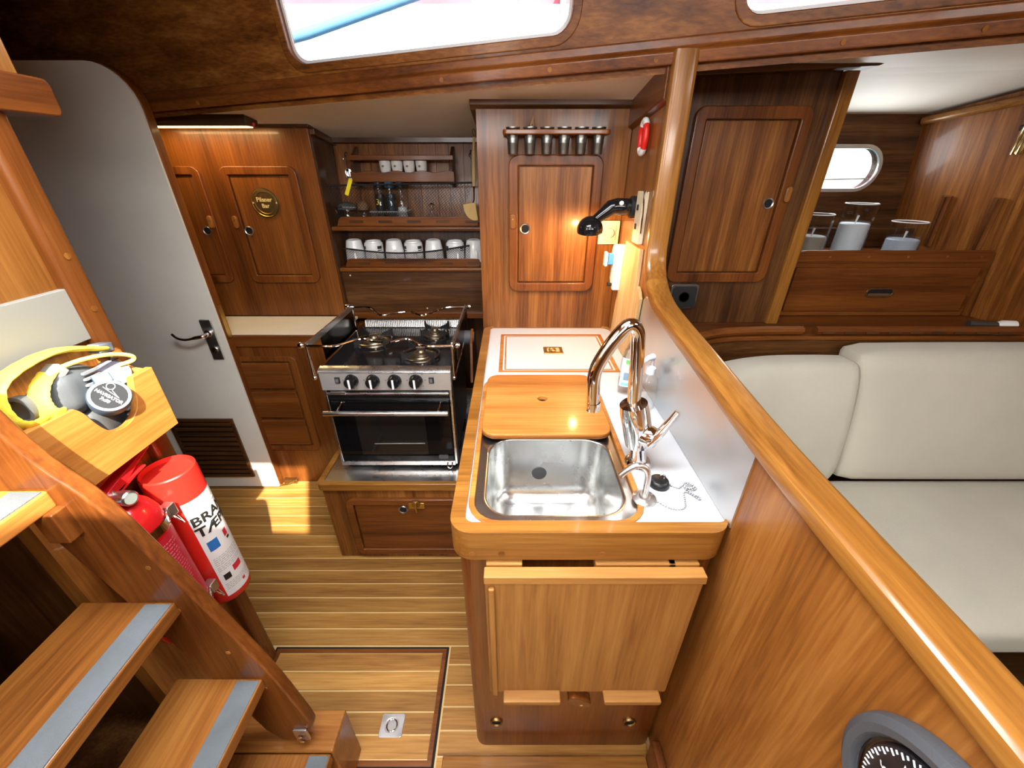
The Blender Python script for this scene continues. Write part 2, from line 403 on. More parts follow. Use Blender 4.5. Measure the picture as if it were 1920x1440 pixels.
# hull side behind the galley
hb = B().add([(-2.2, 2.02, .0), (.42, 2.02, .0), (.42, 2.16, 1.66), (-2.2, 2.16, 1.66)], [(0, 1, 2, 3)])
hb.add([(-2.2, 2.06, .0), (.42, 2.06, .0), (.42, 2.2, 1.66), (-2.2, 2.2, 1.66)], [(3, 2, 1, 0)])
tag(obj('wall_hull', hb, W('dark', 'z')), 'dark wood-lined hull side behind the galley shelves', 'wall', kind='structure')
tag(obj('wall_end', B().box(-2.2, -2.15, -1.45, 2.2, 0, 2.1), W('dark', 'z')), 'dark panelling at the end of the passage behind the white door', 'wall', kind='structure')

# ---- aft bulkhead beside the ladder
ab = B().ring([(-1.45, 2.06), (.745, 2.06), (.745, 0), (-1.45, 0)], [(-.06, 1.035), (.495, 1.035), (.495, .245), (-.06, .245)], 'x', -.885, -.85)
wa = obj('wall_aft', ab, W('panel', 'z'))
tag(wa, 'wooden bulkhead behind the companionway ladder', 'wall', kind='structure')
rc = B()
for a in ((-1.42, -1.40, -.10, .54, .20, 1.08), (-1.40, -.886, -.10, -.08, .20, 1.08), (-1.40, -.886, .52, .54, .20, 1.08), (-1.40, -.886, -.08, .52, 1.06, 1.08), (-1.40, -.886, -.08, .52, .20, .22)): rc.box(*a)
obj('dark_recess', rc, W('dark', 'z'), wa)  # recess added behind the bulkhead opening to darken the ladder gaps
tr = obj('corner_post', B().prism(rr(-.89, -.828, .738, .785, .010), 'z', 0, 1.585), W('frame', 'z'), wa, bev=.002)
for z in (1.36, 1.26): obj('plug', B().lathe([(.006, 0), (.006, .001)], (-.8275, .762, z), (1, 0, 0), 10), W('panel', 'z'), tr)
obj('post', B().box(-.90, -.845, .80, .85, 1.64, 2.06), W('gold', 'z'), wa, bev=.004)
obj('ledge', B().prism(rr(.60, .868, 1.585, 1.642, .012), 'x', -.93, -.815), W('frame', 'y'), wa, bev=.004)
obj('grey_panel', B().box(-.852, -.838, .30, .752, 1.205, 1.305), P('grey_panel', (.32, .32, .28), .45), wa, bev=.002)

# ---- white door standing open
d1 = thing('door_1', 'tall white door with teak edge, chrome lever handle and louvred vent', 'door', (-1.6, 1.62, 0), kind='structure')
dp = [(-2.05, .012), (-1.247, .012), (-1.247, 1.68)]
for i in range(1, 9):
    t = i/8*pi/2; dp.append((-1.247-.13*(1-math.cos(t)), 1.68+.132*math.sin(t)))
dp += [(-2.05, 1.812)]
obj('door_leaf', B().prism(dp, 'y', 1.61, 1.618), DOORW, d1)
ein = [(a, b) for a, b in dp]
obj('door_core', B().prism([(-2.05, .004), (-1.244, .004), (-1.244, 1.683)]+[(a+.003, b+.004) for a, b in dp[3:-1]]+[(-2.05, 1.818)], 'y', 1.618, 1.655), W('frame', 'z'), d1, bev=.002)
hp = obj('handle_plate', B().prism(rr(-1.325, -1.278, .762, .945, .004), 'y', 1.601, 1.61), DCHROME, d1, bev=.0015)
obj('lever', B().tube(bez([(-1.302, 1.60, .885), (-1.302, 1.568, .885), (-1.325, 1.556, .883), (-1.37, 1.556, .874), (-1.405, 1.558, .880), (-1.425, 1.562, .897)], 5), [.011]*6+[.009]*6+[.0065]*14, 10), CHROME, hp)
obj('lever_boss', B().lathe([(.017, 0), (.016, .008), (.011, .012)], (-1.302, 1.601, .885), (0, -1, 0), 16), CHROME, hp)
obj('lock_knob', B().lathe([(.014, 0), (.013, .007), (.008, .009)], (-1.300, 1.601, .81), (0, -1, 0), 16), CHROME, hp)
obj('latch_plate', B().box(-1.2445, -1.2415, 1.625, 1.648, .85, 1.0), BRASS, d1)
vt = obj('vent', B().ring(rr(-1.668, -1.352, .085, .445, .001), rr(-1.652, -1.366, .10, .43, .001), 'y', 1.602, 1.612), W('dark', 'x'), d1)
obj('vent_back', B().box(-1.655, -1.36, 1.6075, 1.611, .095, .435), HOLE, vt)
for i in range(11):
    z = .112+i*.0295
    obj('slat', B().prism([(1.611, z+.013), (1.603, z-.004), (1.6005, z-.001), (1.608, z+.016)], 'x', -1.653, -1.365), W('dark', 'x'), vt)

# ---- partition between galley and saloon, with cap rail that sweeps up into a post
prof = [(-.5, 1.045), (.0, 1.058), (.14, 1.065), (.24, 1.071), (.524, 1.085), (.81, 1.115), (1.0, 1.135), (1.10, 1.152), (1.175, 1.185), (1.222, 1.235), (1.243, 1.30), (1.247, 1.42), (1.252, 1.58), (1.258, 1.76)]
pc = [(p.x, p.y) for p in bez([Vector((a, b, 0)) for a, b in prof], 4)]
poly = [(-.5, 0), (1.66, 0), (1.66, 1.70), (1.262, 1.76)]+[(a+.004, b+.006) for a, b in pc[::-1]]
wpn = obj('wall_partition', B().prism(poly, 'x', .41, .447), W('panel', 'z'), bev=0)
tag(wpn, 'varnished wooden partition between sink counter and saloon seat', 'wall', kind='structure')
cpb = B(); sec = rr(-.024, .024, -.004, .032, .010, 3)
ns = len(sec)
def sweep(path):
    vs = []
    for i, (y, z) in path:
        a = pc[max(0, i-1)]; c = pc[min(len(pc)-1, i+1)]; t = Vector((c[0]-a[0], c[1]-a[1])).normalized(); nx = Vector((-t.y, t.x))
        for sx, sn in sec: vs.append((.4285+sx*1.25, y+nx.x*sn, z+nx.y*sn))
    m_ = len(path)
    return B().add(vs, [(i*ns+k, i*ns+(k+1) % ns, (i+1)*ns+(k+1) % ns, (i+1)*ns+k) for i in range(m_-1) for k in range(ns)]+[tuple(range(ns)), tuple(range((m_-1)*ns, m_*ns))])
en = list(enumerate(pc)); sp0 = next(i for i, (y, z) in en if z > 1.19)
cap = obj('trim_2', sweep(en[:sp0+1]), W('gold', 'y'), sharp=30)
tag(cap, 'golden varnished cap rail sweeping up into a post beside the lamp', 'trim', kind='structure')
obj('post', sweep(en[sp0:]), W('gold', 'z'), cap, sharp=30)
# corner moulding between partition and deckhead
tag(obj('trim_3', B().add([(.412, 1.262, 1.655), (.412, 1.66, 1.615), (.412, 1.66, 1.72), (.412, 1.262, 1.76), (.394, 1.262, 1.665), (.394, 1.66, 1.625), (.394, 1.66, 1.72), (.394, 1.262, 1.76)],
    [(0,1,2,3),(4,5,6,7),(0,1,5,4),(1,2,6,5),(2,3,7,6),(3,0,4,7)]), W('frame', 'y'), bev=.003), 'dark moulding where the partition meets the cream ceiling', 'trim', kind='structure')
tag(obj('trim_4', B().box(.386, .41, -.3, .50, 0, .11), W('frame', 'y'), bev=.004), 'skirting board at the foot of the partition', 'trim', kind='structure')
tag(obj('trim_5', B().box(-.20, .386, .455, .50, 0, .012), W('gold', 'x'), bev=.003), 'narrow wooden sill strip in front of the sink cupboard', 'trim', kind='structure')
# ================================================================== GALLEY FURNITURE
def cab_door(parent, x0, x1, z0, z1, y, mat, fmat, fw=.034, hole=None, latch=None, name='door'):
    """flush door in a raised rounded frame on a face looking towards -y"""
    d = obj(name, B().prism(rr(x0+fw+.003, x1-fw-.003, z0+fw+.003, z1-fw-.003, .003), 'y', y-.009, y+.003), mat, parent, bev=.003)
    obj('door_frame', B().ring(rr(x0, x1, z0, z1, .035, 6), rr(x0+fw, x1-fw, z0+fw, z1-fw, .004, 6), 'y', y-.017, y+.002), fmat, d, bev=.005, seg=3)
    if hole:
        obj('finger_ring', B().lathe([(.0145, 0), (.0195, .0), (.0195, .003), (.018, .005), (.0145, .003)], (hole[0], y-.009, hole[1]), (0, -1, 0), 20, close=False), DCHROME, d)
        obj('finger_hole', B().lathe([(.0001, 0), (.0146, 0)], (hole[0], y-.0098, hole[1]), (0, -1, 0), 20, close=False), HOLE, d)
    if latch:
        lt = obj('latch', B().prism(rr(latch[0]-.011, latch[0]+.011, latch[1]-.026, latch[1]+.026, .0105), 'y', y-.029, y-.016), W('panel', 'z'), d, bev=.004, seg=3)
        obj('latch_screw', B().lathe([(.003, 0), (.003, .001)], (latch[0], y-.029, latch[1]+.008), (0, -1, 0), 8), BRASS, d)
    return d

# ---- upper cabinet left
uc = thing('wall_cabinet', 'upper wooden cabinet with two doors and brass plaque, left of the shelves', 'cabinet', (-1.3, 1.95, .87))
obj('body', B().prism([(1.91, .862), (1.99, .862), (2.03, 1.60), (2.03, 1.63), (1.91, 1.655)], 'x', -2.1, -.832), W('mahogany', 'z'), uc, bev=.002)
obj('top_moulding', B().prism([(1.885, 1.655), (1.93, 1.65), (1.93, 1.672), (1.885, 1.678)], 'x', -2.1, -.815), W('dark', 'x'), uc, bev=.003)
obj('side_moulding', B().prism([(1.93, 1.632), (2.16, 1.60), (2.16, 1.625), (1.93, 1.658)], 'x', -.84, -.815), W('dark', 'y'), uc, bev=.002)
cab_door(uc, -1.238, -.912, 1.03, 1.518, 1.91, W('mahogany', 'z'), W('frame', 'z'), hole=(-1.184, 1.262), latch=(-1.225, 1.300))
cab_door(uc, -1.72, -1.322, 1.03, 1.518, 1.91, W('mahogany', 'z'), W('frame', 'z'), hole=(-1.372, 1.262), latch=(-1.336, 1.300))
pq = thing('brass_plaque', 'round engraved brass plaque on the upper cabinet door', 'plaque', (-1.078, 1.904, 1.377))
pc0 = (-1.078, 1.9025, 1.377)
obj('disc', B().lathe([(.060, 0), (.060, .003), (.056, .0055), (.045, .0055), (.043, .0035), (.001, .0045)], pc0, (0, -1, 0), 36), OLDBRASS, pq)
obj('rim', B().lathe([(.0605, .002), (.060, .0060), (.055, .0065), (.054, .0055)], pc0, (0, -1, 0), 36, close=False), BRASS, pq)
obj('inner_ring', B().tube([(-1.078+.045*math.cos(a*pi/18), 1.898, 1.377+.045*math.sin(a*pi/18)) for a in range(36)], .0016, 6, True), BRASS, pq)
pm = lambda x, y, s=0: (-1.078+x, 1.8965, 1.377+y)
obj('lettering', text('Pilsner', .025, lambda x, y: pm(x, y+.012), text('Bar', .024, lambda x, y: pm(x, y-.013), bold=.0007), bold=.0007), P('raised_brass', (.80, .62, .24), .45, .2), pq)
for sx in (-1, 1):
    obj('screw', B().lathe([(.004, 0), (.0035, .0015)], (-1.078+sx*.051, 1.898, 1.377), (0, -1, 0), 10), P('raised_brass', (.80, .62, .24), .45, .2), pq)

# ---- strip light under the beam
sl = thing('strip_light', 'brown strip light glowing warm above the upper cabinet', 'lamp', (-1.17, 1.80, 1.68))
obj('housing', B().prism([(1.758, 1.660), (1.768, 1.649), (1.832, 1.649), (1.842, 1.660), (1.842, 1.698), (1.765, 1.700), (1.758, 1.692)], 'x', -1.47, -.990), P('brown_enamel', (.05, .028, .015), .35), sl, bev=.003)
obj('tube_lens', B().prism([(1.785, 1.6465), (1.825, 1.6465), (1.828, 1.652), (1.782, 1.652)], 'x', -1.45, -1.005), P('warm_lens', (1, .8, .4), .4, emit=(1, .72, .30), estr=6), sl)
obj('end_button', B().ball((-.986, 1.80, 1.656), .006, 8), P('red_button', (.7, .03, .03), .4), sl)
obj('wire', B().tube(bez([(-.99, 1.80, 1.69), (-.97, 1.80, 1.692), (-.958, 1.81, 1.684), (-.955, 1.83, 1.676)], 5), .002, 6), BLACKM, sl)
light('strip_light_glow', 'AREA', (-1.22, 1.805, 1.645), 1.6, (1, .66, .28), (R(14), 0, 0), .42, .03)

# ---- lower left unit: drawers with cream counter
lc = thing('drawer_unit', 'dark wooden drawer unit left of the stove, under a cream counter', 'drawers', (-1.1, 1.7, 0))
obj('body', B().box(-2.1, -.765, 1.66, 1.99, 0, .81), W('frame', 'z'), lc, bev=.002)
obj('rail', B().box(-2.1, -.765, 1.652, 1.68, .80, .853), W('frame', 'x'), lc, bev=.004)
obj('drawer_frame', B().ring(rr(-1.60, -.99, .225, .752, .03, 6), rr(-1.58, -1.022, .252, .728, .006, 6), 'y', 1.649, 1.662), W('frame', 'z'), lc, bev=.003)
for z0, z1 in ((.588, .722), (.425, .572), (.26, .408)):
    obj('drawer', B().box(-1.57, -1.03, 1.645, 1.662, z0, z1), W('frame', 'x'), lc, bev=.006, seg=3)
one('cream_counter', B().box(-2.1, -.775, 1.668, 1.915, .845, .857), CREAM, 'small cream laminate counter between white door and stove', 'counter', (-1.2, 1.78, .845), bev=.002)
hs = thing('door_catch', 'small brass door catch on the floor by the white door', 'catch', (-1.205, 1.643, 0))
obj('plate', B().box(-1.235, -1.165, 1.638, 1.66, .006, .03), OLDBRASS, hs, bev=.002)
obj('hook', B().tube(bez([(-1.18, 1.638, .02), (-1.20, 1.622, .022), (-1.235, 1.62, .014), (-1.25, 1.625, .01)], 5), .004, 8), BRASS, hs)

# ---- shelf niche between the upper cabinet and the tall cupboard
sh = thing('galley_shelves', 'open wooden shelves with fiddle rails behind the stove', 'shelves', (-.48, 1.95, .86))
obj('back_board', B().box(-.832, -.12, 1.955, 1.975, .84, 1.07), W('dark', 'x'), sh, bev=.002)
obj('foot_rail', B().box(-.832, -.12, 1.935, 1.957, .838, .868), W('frame', 'x'), sh, bev=.003)
for x, z in ((-.79, 1.05), (-.14, .89), (-.43, .885)):
    obj('screw_cap', B().lathe([(.004, 0), (.003, .002)], (x, 1.955, z), (0, -1, 0), 8), WPLAST, sh)
for z, x0 in ((1.07, -.83), (1.255, -.832)):
    s_ = obj('shelf_board', B().box(-.832, -.12, 1.938, 2.125, z, z+.02), W('frame', 'x'), sh, bev=.008, seg=3)
    x1 = -.155; xl = x0+.045
    fd = B(); outer = [(xl-.018, z+.021), (x1, z+.021), (x1, z+.048), (x1-.004, z+.056), (x1-.014, z+.060), (xl+.008, z+.060), (xl-.004, z+.052)]
    fd.prism(outer, 'y', 1.950, 1.962)
    f_ = obj('fiddle_rail', fd, W('frame', 'x'), s_, bev=.002)
    for k in range(5):
        cx = xl+.075+k*.132
        obj('slot', B().prism(rr(cx-.032, cx+.032, z+.034, z+.046, .0058), 'y', 1.9485, 1.9505), W('dark', 'x'), s_)
obj('upright', B().box(-.8315, -.827, 1.925, 2.12, .86, 1.62), W('dark', 'z'), sh)
# back panelling of the niche, planks one by one
xb = -.832
for wd in (.10, .065, .075, .085, .07, .08, .06, .07, .07):
    ta = lambda z: 2.02+.14*z/1.66
    obj('panel_board', B().add([(xb+.0008, ta(1.27)-.012, 1.27), (xb+wd-.0008, ta(1.27)-.012, 1.27), (xb+wd-.0008, ta(1.64)-.012, 1.64), (xb+.0008, ta(1.64)-.012, 1.64),
        (xb+.0008, ta(1.27)-.002, 1.27), (xb+wd-.0008, ta(1.27)-.002, 1.27), (xb+wd-.0008, ta(1.64)-.002, 1.64), (xb+.0008, ta(1.64)-.002, 1.64)],
        [(0,1,2,3),(4,5,6,7),(0,1,5,4),(1,2,6,5),(2,3,7,6),(3,0,4,7)]), W('cabinet', 'z'), sh)
    xb += wd
obj('top_moulding', B().box(-.832, -.12, 2.105, 2.135, 1.612, 1.638), W('dark', 'x'), sh, bev=.003)

# ---- cup rack with four cups
cr_ = thing('cup_rack', 'small wooden two-rail cup rack on the back panel', 'rack', (-.49, 2.10, 1.45))
for x in (-.722, -.275):
    obj('side', B().prism([(2.135, 1.43), (2.115, 1.43), (2.035, 1.455), (2.035, 1.51), (2.06, 1.56), (2.135, 1.60)], 'x', x-.007, x+.007), W('dark', 'z'), cr_, bev=.002)
obj('rail', B().box(-.735, -.262, 2.026, 2.038, 1.541, 1.562), W('frame', 'x'), cr_, bev=.003)
wav = [(-.73, 1.455), (-.262, 1.455)]+[(-.262-.468*i/24, 1.497+.004*math.sin(i*1.05)) for i in range(25)]
obj('wavy_rail', B().prism(wav, 'y', 2.024, 2.036), W('frame', 'x'), cr_, bev=.002)
obj('rack_floor', B().box(-.722, -.275, 2.036, 2.125, 1.463, 1.472), W('dark', 'x'), cr_)
for k, x in enumerate((-.579, -.525, -.470, -.414)):
    lab = 'small white egg-shaped cup on the rack, ' + ['leftmost of four', 'second from left of four', 'third from left of four', 'rightmost of four'][k]
    c = thing('cup', lab, 'cup', (x, 2.066, 1.472), group='white cups on the rack')
    obj('bowl', B().lathe([(.012, 0), (.013, .006), (.018, .014), (.0235, .030), (.0255, .052), (.0255, .070), (.0235, .070), (.0235, .052), (.0215, .032), (.012, .016), (.0001, .014)], (x, 2.066, 1.472), n=22, close=False), WHITE, c)
    obj('motif', B().add([(x+a*.007-.004, 2.0395-.0003*abs(a), 1.516+b_) for a, b_ in ((-1, .002), (0, .008), (1, .003), (0, -.003))], [(0, 1, 2, 3)]), P('brown_print', (.22, .16, .10), .6), c)

# ---- mugs upside down on the lower shelf
MX = (-.766, -.672, -.573, -.479, -.381, -.277, -.185)
kinds = 'tststst'
mlab = ['plain tapered white mug at the left end of the netted row', 'black-striped white mug, second from left in the netted row', 'plain tapered white mug, third from left in the netted row',
        'black-striped white mug in the middle of the netted row', 'plain tapered white mug, third from right in the netted row', 'black-striped white mug, second from right in the row', 'white mug at the right end of the row beside the tall cupboard']
for k, x in enumerate(MX):
    y = 2.015; z = 1.0905; t = kinds[k] == 't'
    m = thing('mug', mlab[k], 'mug', (x, y, z), group='upside-down mugs on the lower shelf')
    if t: pr = [(.046, 0), (.0455, .03), (.043, .07), (.037, .105), (.034, .115), (.027, .118), (.026, .1155), (.0001, .1155)]
    else: pr = [(.044, 0), (.044, .095), (.042, .104), (.037, .107), (.036, .113), (.032, .113), (.031, .108), (.0001, .108)]
    obj('body', B().lathe(pr, (x, y, z), n=28, close=False), WHITE, m)
    hd = (.3, -.95) if k != 6 else (.25, -.97)
    hr = .042
    obj('handle', B().tube(bez([(x+hd[0]*(hr+a), y+hd[1]*(hr+a), z+b_) for a, b_ in ((-.004, .022), (.014, .026), (.020, .045), (.016, .068), (-.006, .074))], 5), .006, 8, flat=.7), WHITE, m)
    if not t or k == 6:
        for a0, a1, z0, z1 in ((200, 232, .078, .092), (200, 232, .070, .074), (308, 340, .078, .092), (308, 340, .070, .074)) if not t else ((200, 250, .012, .02),):
            s_ = B(); s_.grid(lambda u, v: (x+(.0446 if not t else .0466)*math.cos(R(a0+(a1-a0)*u)), y+(.0446 if not t else .0466)*math.sin(R(a0+(a1-a0)*u)), z+z0+(z1-z0)*v), 6, 1)
            obj('stripe', s_, PRINT, m)

# ---- nets
def net(name, label, path_lo, path_hi, n, rows, loc, sag=0):
    nt_ = thing(name, label, 'net', loc)
    b = B(); nu = n
    def pt(u, v):
        lo = path_lo(u); hi = path_hi(u); return Vector(lo).lerp(Vector(hi), v)
    for d_ in (1, -1):
        for i in range(-rows, nu+rows):
            pts = []
            for j in range(rows+1):
                u = (i+d_*j)/nu
                if -1e-6 <= u <= 1+1e-6: pts.append(pt(min(1, max(0, u)), j/rows))
            if len(pts) > 1: b.tube(pts, .0006, 4, cap=False)
    obj('mesh', b, NET, nt_, kind='stuff', smooth=False)
    obj('hem', B().tube([pt(i/30, 1) for i in range(31)], .0038, 6), NET, nt_)
    return nt_
net('shelf_net', 'black elastic net stretched across the front of the mugs', lambda u: (-.80+u*.60, 1.962-.012*math.sin(u*pi), 1.105), lambda u: (-.80+u*.60, 1.955-.014*math.sin(u*pi), 1.182-.026*math.sin(u*pi)-.004+.012*u), 50, 7, (-.48, 1.96, 1.095))
net('shelf_net', 'black net hanging across the upper shelf in front of the jars', lambda u: (-.81+u*.56, 1.972, 1.29), lambda u: (-.83+u*.66, 1.966, 1.442+.012*u), 44, 11, (-.48, 1.97, 1.275))

# ---- things on the upper shelf
b_ = (-.775, 2.03, 1.2755)
jar = thing('glass_jar', 'squat glass storage jar at the left end of the upper shelf', 'jar', b_)
obj('body', B().lathe([(.040, .0), (.046, .006), (.046, .050), (.040, .058), (.040, .068), (.037, .068), (.037, .057), (.043, .048), (.043, .008), (.001, .006)], b_, n=24, close=False), TGLASS, jar)
obj('lid', B().lathe([(.043, .066), (.043, .08), (.036, .088), (.02, .096), (.001, .098)], b_, n=24, close=False), P('grey_glass', (.10, .11, .10), .15), jar)
obj('clip', B().tube([(b_[0]-.047, b_[1]-.01, b_[2]+.05), (b_[0]-.050, b_[1]-.02, b_[2]+.075), (b_[0], b_[1]-.052, b_[2]+.078), (b_[0]+.049, b_[1]-.02, b_[2]+.075)], .002, 6), CHROME, jar)
b2 = (-.705, 2.045, 1.2755)
jr2 = thing('glass_jar', 'cork-topped glass jar beside the squat jar on the upper shelf', 'jar', b2)
obj('body', B().lathe([(.030, 0), (.033, .005), (.033, .055), (.026, .064), (.026, .070)], b2, n=20, close=False), TGLASS, jr2)
obj('cork', B().lathe([(.024, .062), (.026, .075), (.022, .092), (.012, .098), (.001, .1)], b2, n=16, close=False), P('cork', (.22, .13, .06), .8, bump=.4), jr2)
bk = thing('wire_basket', 'clear ribbed basket holding jars on the upper shelf', 'basket', (-.57, 2.035, 1.2755))
obj('rim', B().tube([(-.655, 1.985, 1.333), (-.485, 1.985, 1.333), (-.485, 2.085, 1.333), (-.655, 2.085, 1.333)], .003, 6, True), P('clear_rim', (.3, .3, .29), .2), bk)
wr = B()
for i in range(18):
    x = -.650+i*.16/17*1.0; wr.tube([(x, 1.985, 1.333), (x+.003, 1.992, 1.278), (x+.003, 2.078, 1.278), (x, 2.085, 1.333)], .0011, 4)
for j in range(5):
    z = 1.28+j*.011; wr.tube([(-.652, 1.988, z), (-.488, 1.988, z), (-.488, 2.082, z), (-.652, 2.082, z)], .0011, 4, True)
obj('wires', wr, DCHROME, bk, kind='stuff', smooth=False)
for k, (x, lab, col, lid) in enumerate(((-.615, 'dark coffee jar with yellow label in the basket', (.02, .012, .008), 'dark_lid'), (-.565, 'slim dark bottle with blue cap in the middle of the basket', (.025, .04, .05), 'blue_lid'), (-.515, 'tall clear jar half full of white sugar cubes in the basket', (.8, .8, .78), 'dark_lid'))):
    c = (x, 2.035, 1.2795)
    j = thing('jar', lab, 'jar', c, group='jars in the wire basket')
    obj('glass', B().lathe([(.019, 0), (.0225, .004), (.0225, .125), (.018, .140), (.018, .155)], c, n=20, close=False), TGLASS, j)
    obj('contents', B().lathe([(.001, .004), (.020, .005), (.0205, .125 if k < 2 else .07), (.001, .127 if k < 2 else .074)], c, n=16, close=False), P('contents_%d' % k, col, .6, bump=.5, bscale=150), j)
    obj('lid', B().lathe([(.021, .152), (.0215, .155), (.0215, .175), (.019, .178), (.001, .178)], c, n=18, close=False), P(lid, (.015, .015, .016) if lid == 'dark_lid' else (.02, .06, .10), .3), j)
    if k == 0:
        obj('label_band', text('3', .035, lambda a, b0: (x-.006+a, 2.035-.0232, 1.372+b0)), YTAG, j)
c = (-.375, 2.02, 1.2755)
ol = thing('decanter', 'small round glass decanter on the upper shelf right of the basket', 'decanter', c)
obj('body', B().lathe([(.014, 0), (.030, .008), (.034, .022), (.028, .038), (.012, .048), (.009, .055), (.009, .062), (.012, .064)], c, n=22, close=False), TGLASS, ol)
obj('stopper', B().lathe([(.008, .055), (.009, .066), (.013, .074), (.012, .086), (.006, .092), (.0005, .093)], c, n=16, close=False), GLASS, ol)
yt = thing('yellow_tag', 'bright yellow plastic tag hanging at the left of the shelves', 'tag', (-.72, 1.955, 1.44))
k = Matrix.Translation((-.722, 1.955, 1.437)) @ Matrix.Rotation(R(26), 4, 'Y')
obj('strip', B().prism(rr(-.008, .008, -.036, .036, .003), 'y', -.001, .001).xf(k), YTAG, yt)
obj('ring', B().tube([tuple(k @ Vector((.005*math.cos(a*pi/5), -.001, .034+.005*math.sin(a*pi/5)))) for a in range(10)], .0008, 5, True), DCHROME, yt)
ky = thing('key_bunch', 'bunch of keys on a hook at the left of the cup rack', 'keys', (-.765, 2.10, 1.53))
obj('hook', B().tube(bez([(-.770, 2.145, 1.572), (-.770, 2.12, 1.575), (-.770, 2.105, 1.565), (-.770, 2.11, 1.555)], 4), .002, 6), BLACKM, ky)
obj('ring', B().tube([(-.770, 2.105+.003*math.sin(a), 1.553+.010*math.cos(a*pi/6)+.0) if 0 else (-.770+.011*math.sin(a*pi/6), 2.106, 1.552+.011*math.cos(a*pi/6)) for a in range(12)], .0012, 5, True), CHROME, ky)
obj('chain', B().tube([(-.769+.002*(i % 2), 2.106, 1.541-i*.004) for i in range(9)], .0016, 5), CHROME, ky)
obj('fob', B().lathe([(.016, -.003), (.018, 0), (.016, .003)], (-.764, 2.104, 1.492), (.15, -1, .1), 18), DCHROME, ky)
for a in (-12, 16):
    mk = Matrix.Translation((-.768, 2.100, 1.508)) @ Matrix.Rotation(R(a), 4, 'Y')
    obj('key', B().prism(rr(-.006, .006, -.010, .0, .005), 'y', -.001, .001).box(-.002, .002, -.001, .001, -.036, -.009).xf(mk), DCHROME, ky)
bh = thing('dish_brush', 'dish brush with long pale handle hanging beside the tall cupboard', 'brush', (-.165, 1.955, 1.30))
obj('handle', B().tube(bez([(-.158, 1.955, 1.625), (-.163, 1.956, 1.58), (-.166, 1.957, 1.50), (-.168, 1.957, 1.44)], 5), [.006]*6+[.0095]*8+[.008, .007], 10), P('pale_beech', (.55, .38, .17), .5), bh)
obj('shank', B().tube([(-.168, 1.957, 1.445), (-.169, 1.957, 1.425), (-.170, 1.957, 1.385), (-.176, 1.957, 1.372)], [.007, .0035, .003, .003], 8), CHROME, bh)
br = B()
for i in range(15):
    a = R(-172+i*6.5)
    br.tube([(-.168, 1.957, 1.372), (-.168+.055*math.cos(a)*.95, 1.957-.004, 1.372+.072*math.sin(a))], [.004, .0065], 6)
obj('bristles', br, P('bristle', (.62, .42, .16), .8), bh, kind='stuff')
obj('loop', B().tube(bez([(-.158, 1.955, 1.622), (-.166, 1.955, 1.645), (-.160, 1.955, 1.655), (-.152, 1.955, 1.64), (-.157, 1.955, 1.622)], 4), .0012, 5), BLACKM, bh)
wk_ = thing('whisk', 'thin wire whisk hanging left of the dish brush', 'whisk', (-.19, 2.10, 1.50))
obj('hook', B().tube(bez([(-.192, 2.14, 1.585), (-.192, 2.115, 1.58), (-.192, 2.112, 1.572), (-.192, 2.118, 1.568)], 4), .002, 6), BLACKM, wk_)
obj('wire', B().tube(bez([(-.192, 2.115, 1.575), (-.199, 2.112, 1.562), (-.192, 2.112, 1.55), (-.192, 2.112, 1.50), (-.188, 2.112, 1.45)], 5), .0018, 6), CHROME, wk_)

# ---- stove base
sb = thing('stove_base', 'wooden locker with steel tray top under the stove', 'locker', (-.43, 1.4, 0))
obj('body', B().box(-.752, -.125, 1.182, 1.66, 0, .395), W('cabinet', 'z'), sb, bev=.004)
obj('top_edge', B().ring(rr(-.765, -.122, 1.170, 1.95, .02), rr(-.742, -.14, 1.192, 1.93, .012), 'z', .392, .428), W('gold', 'x'), sb, bev=.005, seg=3)
obj('tray', B().box(-.744, -.138, 1.190, 1.93, .40, .421), STEEL, sb)
pd = cab_door(sb, -.668, -.175, .034, .35, 1.182, W('frame', 'x'), W('frame', 'x'), fw=.03, hole=(-.440, .293))
ct = obj('catch', B().prism(rr(-.413, -.350, .305, .335, .003), 'y', 1.163, 1.17), BRASS, pd, bev=.001)
obj('catch_arm', B().prism(rr(-.398, -.366, .322, .352, .008), 'y', 1.155, 1.164), OLDBRASS, ct, bev=.001)
obj('catch_pin', B().tube([(-.381, 1.153, .345), (-.381, 1.148, .318), (-.380, 1.152, .298)], .0035, 8), BRASS, ct)
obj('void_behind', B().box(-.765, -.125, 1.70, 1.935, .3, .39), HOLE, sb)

# ---- stove
sv = thing('gas_stove', 'stainless gimballed gas stove with black hob, oven and pot rails', 'stove', (-.46, 1.5, .43))
X0, X1, YF, YB, ZB, ZT = -.700, -.222, 1.283, 1.735, .437, .872
obj('carcass', B().box(X0+.006, X1-.006, YF+.02, YB, ZB+.004, ZT-.012), P('dark_enamel', (.02, .02, .021), .35), sv, bev=.004)
for x in (X0, X1-.012):
    obj('side_trim', B().box(x, x+.012, YF-.002, YF+.03, ZB, ZT-.075), STEEL, sv, bev=.003)
hb_ = obj('hob', B().box(X0+.004, X1-.004, YF+.004, YB, ZT-.014, ZT-.004), BLACK, sv, bev=.002)
obj('front_lip', B().prism([(YF-.006, ZT-.016), (YF+.02, ZT-.002), (YF+.022, ZT+.003), (YF, ZT-.001), (YF-.010, ZT-.010)], 'x', X0, X1), STEEL, sv, bev=.001)
cp = obj('control_panel', B().prism([(YF-.008, .786), (YF+.02, .786), (YF+.02, ZT-.012), (YF-.006, ZT-.012)], 'x', X0, X1), P('panel_steel', (.62, .61, .59), .36, .7, vary=.06, vscale=14), sv, bev=.003)
